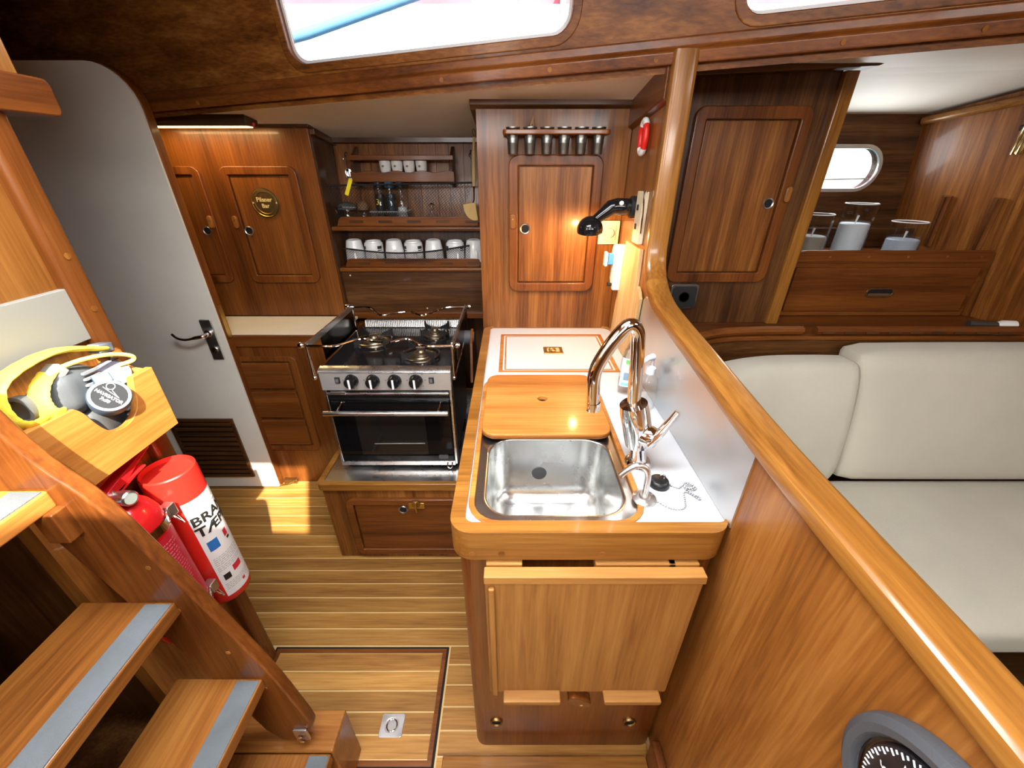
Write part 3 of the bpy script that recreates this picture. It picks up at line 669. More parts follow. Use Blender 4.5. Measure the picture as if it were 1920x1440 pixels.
for x in (-.582, -.505, -.426, -.349):
    kb = obj('knob', B().lathe([(.0245, 0), (.0245, .006), (.022, .010), (.0205, .028), (.018, .031), (.001, .032)], (x, YF-.008, .829), (0, -1, 0), 24), BLACK, cp)
    kb['label'] = 'round black burner knob'
    obj('pointer', B().box(x-.004, x+.004, YF-.0415, YF-.034, .808, .846), P('satin_white', (.75, .75, .74), .3), kb, bev=.002)
    for a in range(0, 360, 45):
        obj('mark', B().lathe([(.0018, 0), (.0018, .0004)], (x+.033*math.cos(R(a)), YF-.0075, .829+.033*math.sin(R(a))), (0, -1, 0), 6), PRINT, cp) if (a in (90, 180, 270) or x == -.349) else None
for x in (-.634, -.293):
    rk = obj('rocker_switch', B().box(x-.009, x+.009, YF-.0125, YF-.006, .818, .842), BLACKM, cp, bev=.0015)
    obj('rocker', B().box(x-.005, x+.005, YF-.0155, YF-.012, .823, .837), P('grey_button', (.12, .12, .12), .3), rk)
obj('oven_slot', B().box(X0+.013, X1-.013, YF-.003, YF+.02, .745, .786), BLACK, sv)
obj('slot_bar', B().box(X0+.012, X1-.012, YF-.010, YF-.002, .768, .777), STEEL, sv, bev=.002)
obj('hinge_tab', B().box(X0+.03, X0+.085, YF-.013, YF-.004, .771, .783), STEEL, sv, bev=.001)
dr = obj('oven_door', B().box(X0+.013, X1-.013, YF-.008, YF+.018, .458, .744), P('oven_glass', (.004, .004, .0045), .06, spec=.3), sv, bev=.003)
obj('door_window', B().box(-.60, -.335, YF-.0092, YF-.0075, .49, .70), P('dark_window', (.012, .011, .01), .05, spec=.6), dr)
obj('shelf_glint', B().tube([(-.545, YF-.0085, .545), (-.345, YF-.0085, .547)], .0025, 6), DCHROME, dr)
hdl = obj('oven_handle', B().tube([(X0+.005, YF-.048, .712), (X1-.014, YF-.048, .712)], .0095, 14), STEEL, dr)
for x in (X0+.055, X1-.052): obj('handle_stay', B().tube([(x, YF-.047, .714), (x+.006, YF-.006, .735)], .0045, 8), CHROME, hdl)
obj('bottom_rail', B().box(X0+.004, X1-.008, YF-.010, YF+.02, .437, .457), STEEL, sv, bev=.002)
obj('bottom_clip', B().tube(bez([(-.262, YF-.012, .455), (-.262, YF-.018, .437), (-.252, YF-.018, .428), (-.244, YF-.018, .437), (-.244, YF-.012, .455)], 4), .002, 6), CHROME, sv)
obj('badge', B().prism(rr(-.295, -.258, .47, .490, .004), 'y', YF-.0095, YF-.008), P('grey_badge', (.06, .06, .06), .3), dr)
obj('splash_lip', B().prism([(YB-.016, ZT), (YB, ZT), (YB, ZT+.028), (YB-.006, ZT+.028)], 'x', X0+.03, X1-.01), STEEL, sv)
comb = B()
for i in range(52):
    x = X0+.04+i*.0081; comb.box(x, x+.0036, YB-.018, YB-.003, ZT-.002, ZT+.036)
obj('vent_comb', comb, DCHROME, sv)
def burner(x, y, r):
    z = ZT-.004
    b0 = obj('burner', B().lathe([(r*1.02, 0), (r*1.0, .004), (r*.90, .004), (r*.86, .002), (r*.70, .004), (r*.66, .010), (r*.50, .012), (r*.48, .018), (r*.30, .022), (r*.26, .030), (r*.05, .031)], (x, y, z), n=32), P('burnt_steel', (.36, .31, .23), .32, 1, vary=.25, vscale=40), sv)
    obj('pan_ring', B().tube([(x+r*1.15*math.cos(a*pi/16), y+r*1.15*math.sin(a*pi/16), z+.012) for a in range(32)], .0035, 6, True), P('burnt_steel', (.36, .31, .23), .32, 1), b0)
    for q in range(4):
        a = R(45+90*q); ca, sa = math.cos(a), math.sin(a)
        M_ = Matrix.Translation((x, y, z)) @ Matrix.Rotation(a, 4, 'Z')
        obj('pan_support', B().prism([(r*.62, .020), (r*1.1, .014), (r*1.25, .0), (r*1.45, .0), (r*1.42, .046), (r*1.2, .034), (r*.62, .030)], 'y', -.0022, .0022).xf(M_), BLACKM, b0)
burner(-.575, 1.545, .062); burner(-.335, 1.63, .052); burner(-.350, 1.40, .060)
# pot rails
ZR = .965
for y, ya in ((YF-.012, 1), (YB-.02, -1)):
    for x in (X0-.012, X1+.014):
        ps = obj('rail_post', B().tube([(x, y, ZT-.03), (x, y, ZR)], .0058, 10), CHROME, sv)
        obj('post_knob', B().lathe([(.005, 0), (.009, .004), (.0115, .012), (.009, .02), (.002, .023)], (x+(-.006 if x < -.4 else .006), y, ZR+.004), ((-1 if x < -.4 else 1), 0, 0), 14), CHROME, ps)
        obj('post_foot', B().ball((x, y, ZT-.03), .0085, 8), CHROME, ps)
    s1 = -.02 if ya > 0 else .006
    obj('pot_clamp', B().tube(bez([(X0-.012, y, ZR+.002), (X0+.06, y, ZR), (X0+.09, y+.02*ya, ZR-.004), (X0+.14, y+.085*ya, ZR-.008), (X0+.20, y+.06*ya, ZR-.006), (X0+.235, y+.05*ya, ZR-.005)], 5), .0045, 8), CHROME, sv)
    obj('pot_clamp', B().tube(bez([(X1+.014, y, ZR+.002), (X1-.06, y, ZR), (X1-.10, y+.02*ya, ZR-.004), (X1-.155, y+.085*ya, ZR-.008), (X1-.185, y+.075*ya, ZR-.006), (X1-.215, y+.05*ya, ZR-.005)], 5), .0045, 8), CHROME, sv)
for x in (X0-.012, X1+.014):
    obj('side_rail', B().box(x-.0035, x+.0035, YF-.012, YB-.02, ZR-.010, ZR+.012), STEEL, sv, bev=.001)
    obj('side_plate', B().box(x-.002, x+.002, YF+.10, YB-.02, ZT-.01, ZR-.008), P('smoked_steel', (.10, .09, .08), .2, 1), sv)
    obj('side_bar', B().tube([(x, YF-.01, ZT-.03), (x, YB-.02, ZT-.02)], .005, 8), CHROME, sv)
gm = obj('gimbal', B().lathe([(.03, 0), (.03, .05), (.024, .06)], (X1-.002, 1.62, .86), (1, 0, 0), 18), GREYRUB, sv)
obj('gimbal_bracket', B().prism([(1.50, .70), (1.74, .70), (1.70, .86), (1.62, .90), (1.55, .86)], 'x', X1+.045, X1+.055), W('frame', 'z'), gm)

# ---- tall cupboard behind the sink counter
pn = thing('tall_cupboard', 'striped wooden wall cupboard with framed door behind the sink counter', 'cupboard', (.14, 1.62, .91))
obj('body', B().box(-.122, .409, 1.60, 1.98, .912, 1.70), W('cabinet', 'z'), pn, bev=.0015)
obj('top_moulding', B().prism([(1.578, 1.690), (1.605, 1.680), (1.605, 1.703), (1.578, 1.710)], 'x', -.140, .400), W('dark', 'x'), pn, bev=.003)
obj('side_moulding', B().prism([(1.60, 1.68), (1.96, 1.635), (1.96, 1.66), (1.60, 1.71)], 'x', -.140, -.122), W('dark', 'y'), pn, bev=.002)
obj('cheek', B().box(-.122, -.110, 1.60, 1.94, .0, .91), W('dark', 'z'), pn)
cab_door(pn, -.012, .322, 1.072, 1.550, 1.60, W('cabinet', 'z'), W('frame', 'z'), hole=(.049, 1.308), latch=(.003, 1.335))
# goblets in their rack
gr = thing('goblet_rack', 'wooden wall bracket with six round holes above the cupboard door', 'rack', (.145, 1.56, 1.60))
obj('board', B().prism(rr(-.030, .320, 1.505, 1.6, .014), 'z', 1.604, 1.618), W('frame', 'x'), gr, bev=.003)
glab = ['leftmost', 'second from left', 'third from left', 'third from right', 'second from right', 'rightmost']
for k in range(6):
    x = .003+k*.0567; y = 1.545; z = 1.549
    g = thing('pewter_beaker', 'dark pewter beaker in the wall bracket, %s of six' % glab[k], 'beaker', (x, y, z), group='pewter beakers in the wall bracket')
    obj('body', B().lathe([(.001, 0), (.0155, 0), (.0165, .003), (.018, .03), (.0188, .032), (.0188, .035), (.0182, .036), (.0215, .072), (.0235, .074), (.0235, .077), (.0205, .077), (.0165, .006), (.001, .005)], (x, y, z), n=22, close=False), PEWTER, g)
    obj('hoop', B().lathe([(.0187, .047), (.0200, .048), (.0202, .051), (.0190, .052)], (x, y, z), n=22, close=False), PEWTER, g)
    if k == 1:
        an = thing('steel_cone', 'small pointed steel cone standing in a pewter beaker', 'cone', (x+.006, 1.545, z+.077))
        obj('cone', B().lathe([(.012, .0), (.010, .008), (.0005, .038)], (x+.006, 1.545, z+.077), (.12, 0, 1), 14), CHROME, an)
        obj('collar', B().lathe([(.013, -.004), (.014, .002), (.012, .004)], (x+.006, 1.545, z+.077), (.12, 0, 1), 14), DCHROME, an)
# dimmer
dm = thing('dimmer_switch', 'square cream dimmer switch with round knob under the black lamp', 'switch', (.365, 1.6, 1.29))
obj('plate', B().prism(rr(.328, .405, 1.252, 1.336, .003), 'y', 1.588, 1.60), BEIGE, dm, bev=.002)
obj('inner_plate', B().prism(rr(.342, .391, 1.268, 1.320, .003), 'y', 1.585, 1.589), BEIGE, dm, bev=.001)
obj('knob', B().lathe([(.017, 0), (.016, .010), (.011, .011), (.011, .006), (.001, .006)], (.366, 1.586, 1.294), (0, -1, 0), 20), BEIGE, dm)
# white detector with blue button
gd = thing('wall_detector', 'white rounded plastic unit with blue tab on the wall', 'detector', (.40, 1.50, 1.19))
obj('shell', B().prism([(1.468, 1.105), (1.50, 1.112), (1.528, 1.14), (1.535, 1.18), (1.535, 1.245), (1.525, 1.262), (1.50, 1.268), (1.468, 1.268)], 'x', .372, .41), WPLAST, gd, bev=.006, seg=3)
obj('tab', B().box(.345, .373, 1.490, 1.512, 1.195, 1.235), TEAL, gd, bev=.004)
obj('tab_cover', B().box(.340, .350, 1.486, 1.516, 1.190, 1.240), P('pale_blue', (.45, .62, .78), .3), gd, bev=.003)
obj('plug', B().tube([(.373, 1.482, 1.125), (.356, 1.482, 1.127)], [.006, .008], 8), BLACKM, gd)
# lamp with switch strip
lp = thing('reading_lamp', 'black swivelling wall lamp glowing over the sink counter', 'lamp', (.405, 1.42, 1.39))
obj('base', B().lathe([(.034, 0), (.034, .012), (.030, .016)], (.402, 1.42, 1.395), (-1, 0, 0), 24), BLACKM, lp)
obj('collar', B().lathe([(.037, 0), (.037, .006)], (.409, 1.42, 1.395), (-1, 0, 0), 24), CHROME, lp)
arm = obj('arm', B().tube([(.39, 1.42, 1.395), (.342, 1.42, 1.397), (.325, 1.42, 1.393), (.285, 1.42, 1.362), (.265, 1.42, 1.345)], [.026, .026, .025, .017, .015], 18), BLACK, lp)
obj('button', B().lathe([(.0075, 0), (.0065, .004)], (.352, 1.396, 1.408), (0, -.9, .45), 14), WPLAST, arm)
SHC = Vector((.262, 1.42, 1.326)); sr = .043
sp = [(sr*math.sin(R(a)), sr*math.cos(R(a))) for a in range(0, 103, 6)]
sp = [(max(.0005, r_), h) for r_, h in sp] + [(max(.0005, r_*.95), h*.95) for r_, h in [(sr*math.sin(R(a)), sr*math.cos(R(a))) for a in range(102, -1, -6)]]
obj('shade', B().lathe(sp, SHC, (-.05, -.15, 1), 28, close=False), BLACK, lp)
obj('bulb', B().ball(SHC+Vector((0, 0, .012)), .012, 8), P('warm_bulb', (1, .8, .5), .4, emit=(1, .62, .24), estr=60), lp)
light('reading_lamp_glow', 'POINT', SHC+Vector((0, .004, -.013)), 3.6, (1, .56, .20), size=.012)
ss = thing('switch_strip', 'cream switch strip with two black switches beside the lamp', 'switch', (.405, 1.36, 1.38))
obj('strip', B().box(.392, .41, 1.305, 1.372, 1.295, 1.445), BEIGE, ss, bev=.003)
for z in (1.345, 1.40): obj('switch', B().box(.389, .393, 1.338, 1.350, z-.008, z+.008), BLACKM, ss)
obj('hook', B().tube(bez([(.40, 1.30, 1.445), (.39, 1.29, 1.452), (.388, 1.285, 1.43), (.392, 1.288, 1.39), (.398, 1.30, 1.33)], 4), .0025, 6), CHROME, ss)
# pale wooden boards standing against the partition
bd = thing('pale_board', 'pale wooden board standing upright against the partition below the lamp', 'board', (.40, 1.40, .91))
obj('plank', B().prism([(1.52, .912), (1.30, .912), (1.245, 1.08), (1.262, 1.13), (1.275, 1.145), (1.282, 1.285), (1.455, 1.285)], 'x', .398, .41), W('pale', 'z'), bd, bev=.002)
obj('front_plank', B().prism([(1.27, .95), (1.215, 1.02), (1.205, 1.15), (1.222, 1.168), (1.245, 1.18), (1.27, 1.15)], 'x', .394, .405), W('pale', 'z'), bd, bev=.002)
# toy lifebuoy
lb = thing('toy_lifebuoy', 'small red and white toy lifebuoy on the wall', 'lifebuoy', (.40, 1.41, 1.59))
for k in range(4):
    pts = [(.398, 1.412+.026*math.cos(R(45+90*k+a)), 1.590+.042*math.sin(R(45+90*k+a))) for a in range(0, 91, 9)]
    obj('segment', B().tube(pts, .0095, 10), WPLAST if k % 2 == 0 else REDTUBE, lb)

# ---- sink unit
su = thing('sink_cupboard', 'wooden sink cupboard with rounded corner posts', 'cupboard', (.15, .8, 0))
obj('body', B().ring(rr(-.106, .4085, .528, 1.598, .028, 6), rr(-.088, .39, .546, 1.58, .012, 6), 'z', 0, .845), W('frame', 'z'), su)
for x in (-.043, .327):
    obj('finger_ring', B().lathe([(.013, .002), (.018, .0), (.018, .003), (.0155, .006), (.013, .003)], (x, .528, .148), (0, -1, 0), 20, close=False), OLDBRASS, su)
    obj('finger_hole', B().lathe([(.0001, 0), (.0132, 0)], (x, .5265, .148), (0, -1, 0), 20, close=False), HOLE, su)
sc_ = thing('sink_counter', 'white laminate sink counter with varnished wooden edge', 'counter', (.15, 1.0, .85))
SK = rr(-.079, .256, .541, 1.131, .055, 6)
CO = rr(-.092, .409, .532, 1.60, .02, 6)
obj('top', B().ring(CO, SK, 'z', .885, .909), LAM, sc_, sharp=30)
obj('edge', B().ring(rr(-.118, .4095, .508, 1.602, .042, 6), rr(-.090, .4090, .534, 1.601, .018, 6), 'z', .845, .918), W('gold', 'x'), sc_, bev=.009, seg=3)
for x in (-.075, -.02, .17):
    obj('plug', B().lathe([(.0065, 0), (.0065, .001)], (x, .5075, .862), (0, -1, 0), 10), W('panel', 'x'), sc_)
obj('sink_trim', B().ring(rr(-.088, .265, .532, 1.14, .062, 6), rr(-.076, .253, .544, 1.128, .052, 6), 'z', .903, .9125), W('orange', 'x'), sc_, bev=.002)
# counter hatch
obj('hatch_trim', B().ring(rr(-.045, .362, 1.180, 1.525, .002), rr(-.032, .348, 1.193, 1.512, .002), 'z', .906, .9108), W('orange', 'x'), sc_, bev=.001)
obj('hatch_trim', B().ring(rr(-.026, .342, 1.199, 1.506, .002), rr(-.021, .337, 1.204, 1.501, .002), 'z', .906, .9100), W('orange', 'x'), sc_)
hl = obj('hatch_pull', B().ring(rr(.118, .188, 1.330, 1.388, .002), rr(.130, .177, 1.342, 1.376, .002), 'z', .908, .9135), BRASS, sc_, bev=.001)
obj('pull_well', B().box(.129, .178, 1.341, 1.377, .9095, .9105), W('pale', 'x'), hl)
obj('pull_ring', B().tube([(.150+.012*math.cos(a*pi/6), 1.359+.012*math.sin(a*pi/6), .913) for a in range(12)], .003, 6, True), BRASS, hl)
# sink bowl
bw = thing('sink_bowl', 'deep stainless steel sink bowl with rounded corners', 'sink', (.09, .68, .715))
def loft(rings):
    b = B(); n = len(rings[0][0]); vs = []
    for poly_, z in rings: vs += [(a, c, z) for a, c in poly_]
    fs = [(i*n+k, i*n+(k+1) % n, (i+1)*n+(k+1) % n, (i+1)*n+k) for i in range(len(rings)-1) for k in range(n)]
    fs.append(tuple(range((len(rings)-1)*n, len(rings)*n)))
    return b.add(vs, fs)
rg = [(rr(-.080, .257, .540, 1.132, .055, 8), .9035), (rr(-.072, .249, .548, 1.124, .05, 8), .9035)]
obj('flange', B().ring(rr(-.078, .255, .542, 1.13, .054, 8), rr(-.060, .237, .562, .822, .055, 8), 'z', .8985, .903), SINKM, bw)
rg = []
for i in range(7):
    t = i/6*pi/2; o = .010*math.sin(t)*0+.008*(1-math.cos(t)); rg.append((rr(-.060+o*0+.006*math.sin(t), .237-.006*math.sin(t), .562+.006*math.sin(t), .822-.006*math.sin(t), .055, 8), .903-.006*(1-math.cos(t))))
rg.append((rr(-.050, .227, .572, .812, .058, 8), .76))
for i in range(1, 8):
    t = i/7*pi/2; o = .045*(1-math.cos(t)); rg.append((rr(-.050+o, .227-o, .572+o, .812-o, max(.02, .058-o*.6), 8), .76-.045*math.sin(t)))
rg.append((rr(.05, .13, .66, .72, .02, 8), .711))
obj('basin', loft(rg), SINKM, bw, sharp=60)
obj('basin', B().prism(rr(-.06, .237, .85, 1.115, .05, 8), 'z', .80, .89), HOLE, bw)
obj('drain', B().lathe([(.024, 0), (.022, .002), (.018, .0), (.001, -.001)], (.09, .69, .7125), (0, 0, 1), 22), DCHROME, bw)
obj('overflow_cover', B().lathe([(.010, .0), (.009, .002), (.001, .0025)], (.082, .816, .852), (0, -1, .06), 18), DCHROME, bw)
obj('wall_disc', B().lathe([(.020, 0), (.019, .003), (.001, .004)], (.072, .8135, .795), (0, -1, .06), 22), P('disc_dark_grey', (.04, .042, .042), .5), bw)  # plain dark disc on the far wall of the bowl
# board covering half the sink
cb = thing('sink_board', 'orange plywood board with finger hole covering half the sink', 'board', (.085, .96, .91))
CBI = circ(.087, .975, .014, 28)
import itertools
cbo = rr(-.076, .250, .800, 1.127, .035, 6)
ob = B().ring(cbo, [(.087+.014*math.cos(R(45+(i-3)*360/28)), .978+.014*math.sin(R(45+(i-3)*360/28))) for i in range(28)], 'z', .9128, .928)
obj('finger_hole', B().lathe([(.0001, 0), (.014, 0)], (.087, .978, .9135), n=20, close=False), HOLE, cb)
obj('ply', ob, W('orange', 'x'), cb, bev=.003)
for z in (.9155, .9195): obj('ply_line', B().ring(rr(-.0763, .2503, .7997, 1.1273, .035, 6), rr(-.070, .244, .806, 1.12, .03, 6), 'z', z, z+.0015), W('dark', 'x'), cb)
# steel splashback
one('splashback', B().prism([(.525, .912), (1.40, .912), (1.34, 1.05), (1.18, 1.165), (1.0, 1.139), (.81, 1.119), (.525, 1.089)], 'x', .4060, .4095), STEELZ, 'scuffed stainless splashback between sink counter and cap rail', 'splashback', (.408, .9, .912))
# tap
tp = thing('mixer_tap', 'tall chrome mixer tap with swan-neck spout and lever', 'tap', (.288, .715, .9095))
obj('base', B().lathe([(.031, 0), (.031, .006), (.026, .012), (.022, .014)], (.288, .715, .9095), n=28), CHROME, tp)
obj('stem', B().tube([(.287, .715, .92), (.283, .715, .95), (.277, .715, .975)], [.020, .017, .022], 22), CHROME, tp)
obj('body', B().tube([(.281, .715, .965), (.272, .715, 1.01), (.262, .715, 1.045), (.256, .715, 1.068)], [.028, .031, .031, .029], 26), CHROME, tp)
nk = bez([(.257, .715, 1.06), (.252, .715, 1.12), (.246, .715, 1.19), (.240, .715, 1.228), (.224, .713, 1.243), (.205, .711, 1.226), (.180, .708, 1.185), (.165, .706, 1.145), (.166, .706, 1.10), (.168, .706, 1.065)], 6)
obj('spout', B().tube(nk, .0138, 18), CHROME, tp)
obj('nozzle', B().lathe([(.0148, 0), (.0148, .018), (.011, .018), (.010, .006), (.001, .006)], (.168, .706, 1.078), (.03, 0, -1), 18, close=False), CHROME, tp)
obj('lever_hub', B().lathe([(.024, 0), (.024, .02), (.020, .030)], (.283, .705, .998), (.55, -.55, .05), 20), CHROME, tp)
lv = obj('lever', B().tube([(.294, .688, .990), (.307, .682, 1.012), (.324, .682, 1.042), (.338, .684, 1.066)], [.021, .0165, .0135, .011], 12, flat=.6), CHROME, tp)
obj('hub_cap', B().lathe([(.0075, 0), (.006, .0015), (.001, .002)], (.2995, .6895, .995), (.55, -.55, .1), 14), BLACK, tp)
# pump tap
pt_ = thing('hand_pump_tap', 'small steel hooked pump spout on the counter beside the plug', 'tap', (.27, .602, .9095))
obj('flange', B().lathe([(.024, 0), (.024, .003), (.019, .005), (.012, .007), (.010, .012)], (.27, .602, .9095), n=24), DCHROME, pt_)
for a in range(3): obj('screw', B().lathe([(.003, 0), (.002, .001)], (.27+.019*math.cos(a*2.1+.5), .602+.019*math.sin(a*2.1+.5), .9142), n=8), STEEL, pt_)
obj('spout', B().tube(bez([(.27, .602, .915), (.2695, .602, .945), (.268, .602, .972), (.260, .602, .990), (.243, .602, .997), (.227, .602, .987), (.214, .602, .972)], 5), .0062, 12), STEEL, pt_)
# plug and chain
pg = thing('sink_plug', 'black rubber sink plug with bead chain on the white counter', 'plug', (.313, .644, .9095))
obj('stopper', B().lathe([(.021, 0), (.022, .004), (.019, .013), (.016, .015), (.001, .015)], (.313, .644, .9095), n=26), P('plug_rubber', (.006, .006, .007), .35), pg)
obj('loop', B().tube([(.320+.006*math.cos(a*pi/5), .648, .928+.006*math.sin(a*pi/5)) for a in range(10)], .0012, 6, True), CHROME, pg)
chp = bez([(.326, .648, .925), (.338, .638, .913), (.352, .632, .912), (.362, .640, .912), (.372, .648, .912), (.384, .642, .912), (.380, .630, .913), (.366, .632, .914), (.375, .640, .916), (.388, .632, .912), (.376, .624, .914), (.362, .630, .915), (.372, .616, .912), (.384, .604, .912), (.380, .598, .912), (.370, .612, .913), (.358, .620, .912), (.352, .600, .9115), (.344, .578, .9115), (.330, .572, .9115), (.312, .576, .9115), (.296, .590, .9115), (.287, .598, .9115)], 12)
cb_ = B()
acc = 0; last = chp[0]
for p in chp:
    acc += (p-last).length; last = p
    if acc > .0044: cb_.lathe([(.0005, -.0022), (.0020, -.0011), (.0020, .0011), (.0005, .0022)], p, n=6); acc = 0
obj('chain', cb_, P('chain_steel', (.30, .30, .31), .35, .6), pg, kind='stuff')
# bottles
c = (.352, 1.045, .9095)
s1 = thing('soap_bottle', 'clear washing-up bottle with white label behind the tap', 'bottle', c)
ell = lambda b, sx=.55, ox=c: b.xf(Matrix.Translation(Vector(ox)) @ Matrix.Diagonal((1, sx, 1, 1)) @ Matrix.Translation(-Vector(ox)))
obj('body', ell(B().lathe([(.030, 0), (.035, .004), (.036, .05), (.034, .11), (.026, .14), (.013, .155), (.012, .165)], c, n=28, close=False)), TGLASS, s1)
obj('liquid', ell(B().lathe([(.001, .003), (.031, .004), (.034, .02), (.0345, .05), (.001, .05)], c, n=24, close=False)), pane_mat('pale_liquid', (.9, .86, .84)), s1)
lbm = ell(B().grid(lambda u, v: (c[0]+.0366*math.cos(R(200+130*u))*(1-.08*v), c[1]+.0366*math.sin(R(200+130*u))*(1-.08*v), c[2]+.028+.09*v), 14, 1))
lbl = obj('front_label', lbm, P('bottle_label', (.72, .80, .88), .5), s1)
obj('green_mark', ell(B().grid(lambda u, v: (c[0]+.0372*math.cos(R(225+45*u))*(1-.08), c[1]+.0372*math.sin(R(225+45*u))*.92, c[2]+.098+.016*v), 6, 1)), P('leaf_green', (.16, .55, .12), .5), lbl)
obj('drop_mark', ell(B().grid(lambda u, v: (c[0]+.037*math.cos(R(225+(30)*u)), c[1]+.037*math.sin(R(225+30*u)), c[2]+.050+.024*v), 6, 1)), P('drop_blue', (.22, .33, .42), .4), lbl)
obj('teal_band', ell(B().grid(lambda u, v: (c[0]+.0371*math.cos(R(215+60*u)), c[1]+.0371*math.sin(R(215+60*u)), c[2]+.031+.010*v), 6, 1)), P('teal', (.25, .60, .62), .5), lbl)
obj('cap', B().lathe([(.014, .16), (.015, .163), (.014, .185), (.010, .19), (.009, .20), (.001, .201)], c, n=18, close=False), P('white_cap', (.75, .78, .80), .3), s1)
c = (.378, .968, .9095)
s2 = thing('pump_bottle', 'clear hand-soap pump bottle next to the splashback', 'bottle', c)
obj('body', B().lathe([(.023, 0), (.026, .004), (.026, .07), (.023, .09), (.013, .10), (.012, .108)], c, n=24, close=False), TGLASS, s2)
obj('pump_collar', B().lathe([(.014, .104), (.014, .122), (.010, .126), (.005, .128), (.005, .15)], c, n=18), P('clear_white', (.72, .75, .78), .3), s2)
obj('pump_head', B().tube([(c[0]-.001, c[1], c[2]+.152), (c[0]-.018, c[1]-.012, c[2]+.153), (c[0]-.03, c[1]-.02, c[2]+.147)], [.010, .007, .005], 10), P('clear_white', (.72, .75, .78), .3), s2)
# fold-up worktop flap on the front of the sink cupboard
ff = thing('worktop_flap', 'lighter hinged wooden flap hanging on the front of the sink cupboard', 'flap', (.155, .50, .41))
obj('board', B().box(-.052, .364, .482, .500, .410, .830), W('flap', 'z'), ff, bev=.003)
obj('edge_strip', B().prism([(.476, .816), (.502, .816), (.502, .834), (.478, .834)], 'x', -.053, .365), W('flap', 'x'), ff, bev=.002)
obj('side_batten', B().box(-.045, -.033, .472, .483, .415, .805), W('flap', 'z'), ff, bev=.003)
for x0, x1 in ((-.05, .02), (.16, .315), (.30, .36)): obj('hinge_block', B().box(x0, x1, .503, .527, .815-(.004 if x0 == .3 else 0), .838), W('flap', 'x'), ff, bev=.002)
for x0, x1 in ((-.020, .113), (.214, .347)):
    one('support_cleat', B().prism([(x0+.004, .402), (x1-.004, .402), (x1, .408), (x1, .418), (x0, .418), (x0, .408)], 'y', .458, .528), W('flap', 'x'), 'small pale wooden cleat under the flap, ' + ('left of the turn-button' if x0 < 0 else 'right of the turn-button'), 'cleat', ((x0+x1)/2, .5, .40), group='cleats under the worktop flap', bev=.003)
tb = thing('turn_button', 'small wooden turn-button holding the flap shut', 'turn-button', (.163, .50, .385))
mk = Matrix.Translation((.163, 0, .370)) @ Matrix.Rotation(R(32), 4, 'Y')
obj('toggle', B().prism(rr(-.030, .030, -.015, .015, .013), 'y', .476, .50).box(-.008, .008, .50, .529, -.008, .008).xf(mk), W('frame', 'x'), tb, bev=.003)
obj('screw', B().lathe([(.004, 0), (.003, .001)], (.168, .476, .362), (0, -1, 0), 10), CHROME, tb)

# ================================================================== LADDER SIDE
ld = thing('companionway_ladder', 'steep wooden companionway ladder with grey non-slip treads', 'ladder', (-.6, .2, .24))
se = [(-.735, 1.26), (-.694, 1.126), (-.641, 1.031), (-.577, .803), (-.519, .565), (-.492, .40), (-.484, .335), (-.487, .305), (-.500, .285)]
se = [(p.x, p.y) for p in bez([Vector((a, b0, 0)) for a, b0 in se], 4)]
lf = [(-.575, .250), (-.60, .30), (-.645, .52), (-.712, .82), (-.80, 1.16), (-.83, 1.26)]
obj('stringer', B().prism(se+[(-.515, .248)]+lf, 'y', .450, .476), W('frame', 'z'), ld, bev=.005, seg=3)
obj('stringer', B().prism(se+[(-.515, .248)]+lf, 'y', -.10, -.074), W('frame', 'z'), ld, bev=.005, seg=3)
for z, xn, dp_ in ((1.075, -.702, .135), (.803, -.618, .172), (.537, -.538, .185)):
    t_ = obj('tread', B().box(xn-dp_, xn, -.074, .452, z-.032, z), W('orange' if z > 1 else 'panel', 'y'), ld, bev=.004, seg=3)
    obj('grip_strip', B().box(xn-.050, xn-.003, -.07, .446, z-.001, z+.0016), GRIP, t_)
obj('tread_block', B().box(-.725, -.69, .428, .452, .985, 1.045), W('frame', 'z'), ld, bev=.003)
for (x, z) in ((-.604, .90), (-.60, .78), (-.555, .64), (-.52, .50)):
    obj('plug', B().lathe([(.005, 0), (.005, .001)], (x-.02, .4495, z), (0, -1, 0), 8), W('gold', 'z'), ld)
ft = obj('foot_bracket', B().box(-.530, -.497, .444, .4505, .262, .312), DCHROME, ld, bev=.002)
obj('bracket_bolt', B().lathe([(.006, 0), (.006, .006), (.003, .008)], (-.512, .444, .295), (0, -1, 0), 6), CHROME, ft)
obj('bracket_bolt', B().lathe([(.006, 0), (.006, .006), (.003, .008)], (-.512, .444, .273), (0, -1, 0), 6), CHROME, ft)
bx_ = thing('step_box', 'varnished box step at the foot of the ladder', 'step', (-.6, .3, 0))
obj('end_block', B().box(-.81, -.442, .430, .520, 0.001, .238), W('panel', 'x'), bx_, bev=.006, seg=3)
obj('step_tread', B().box(-.81, -.445, -.07, .428, .206, .238), W('panel', 'y'), bx_, bev=.004)
obj('riser', B().box(-.475, -.46, -.07, .428, .001, .206), W('frame', 'y'), bx_)
obj('grip_strip', B().box(-.496, -.448, -.066, .422, .237, .2396), GRIP, bx_)
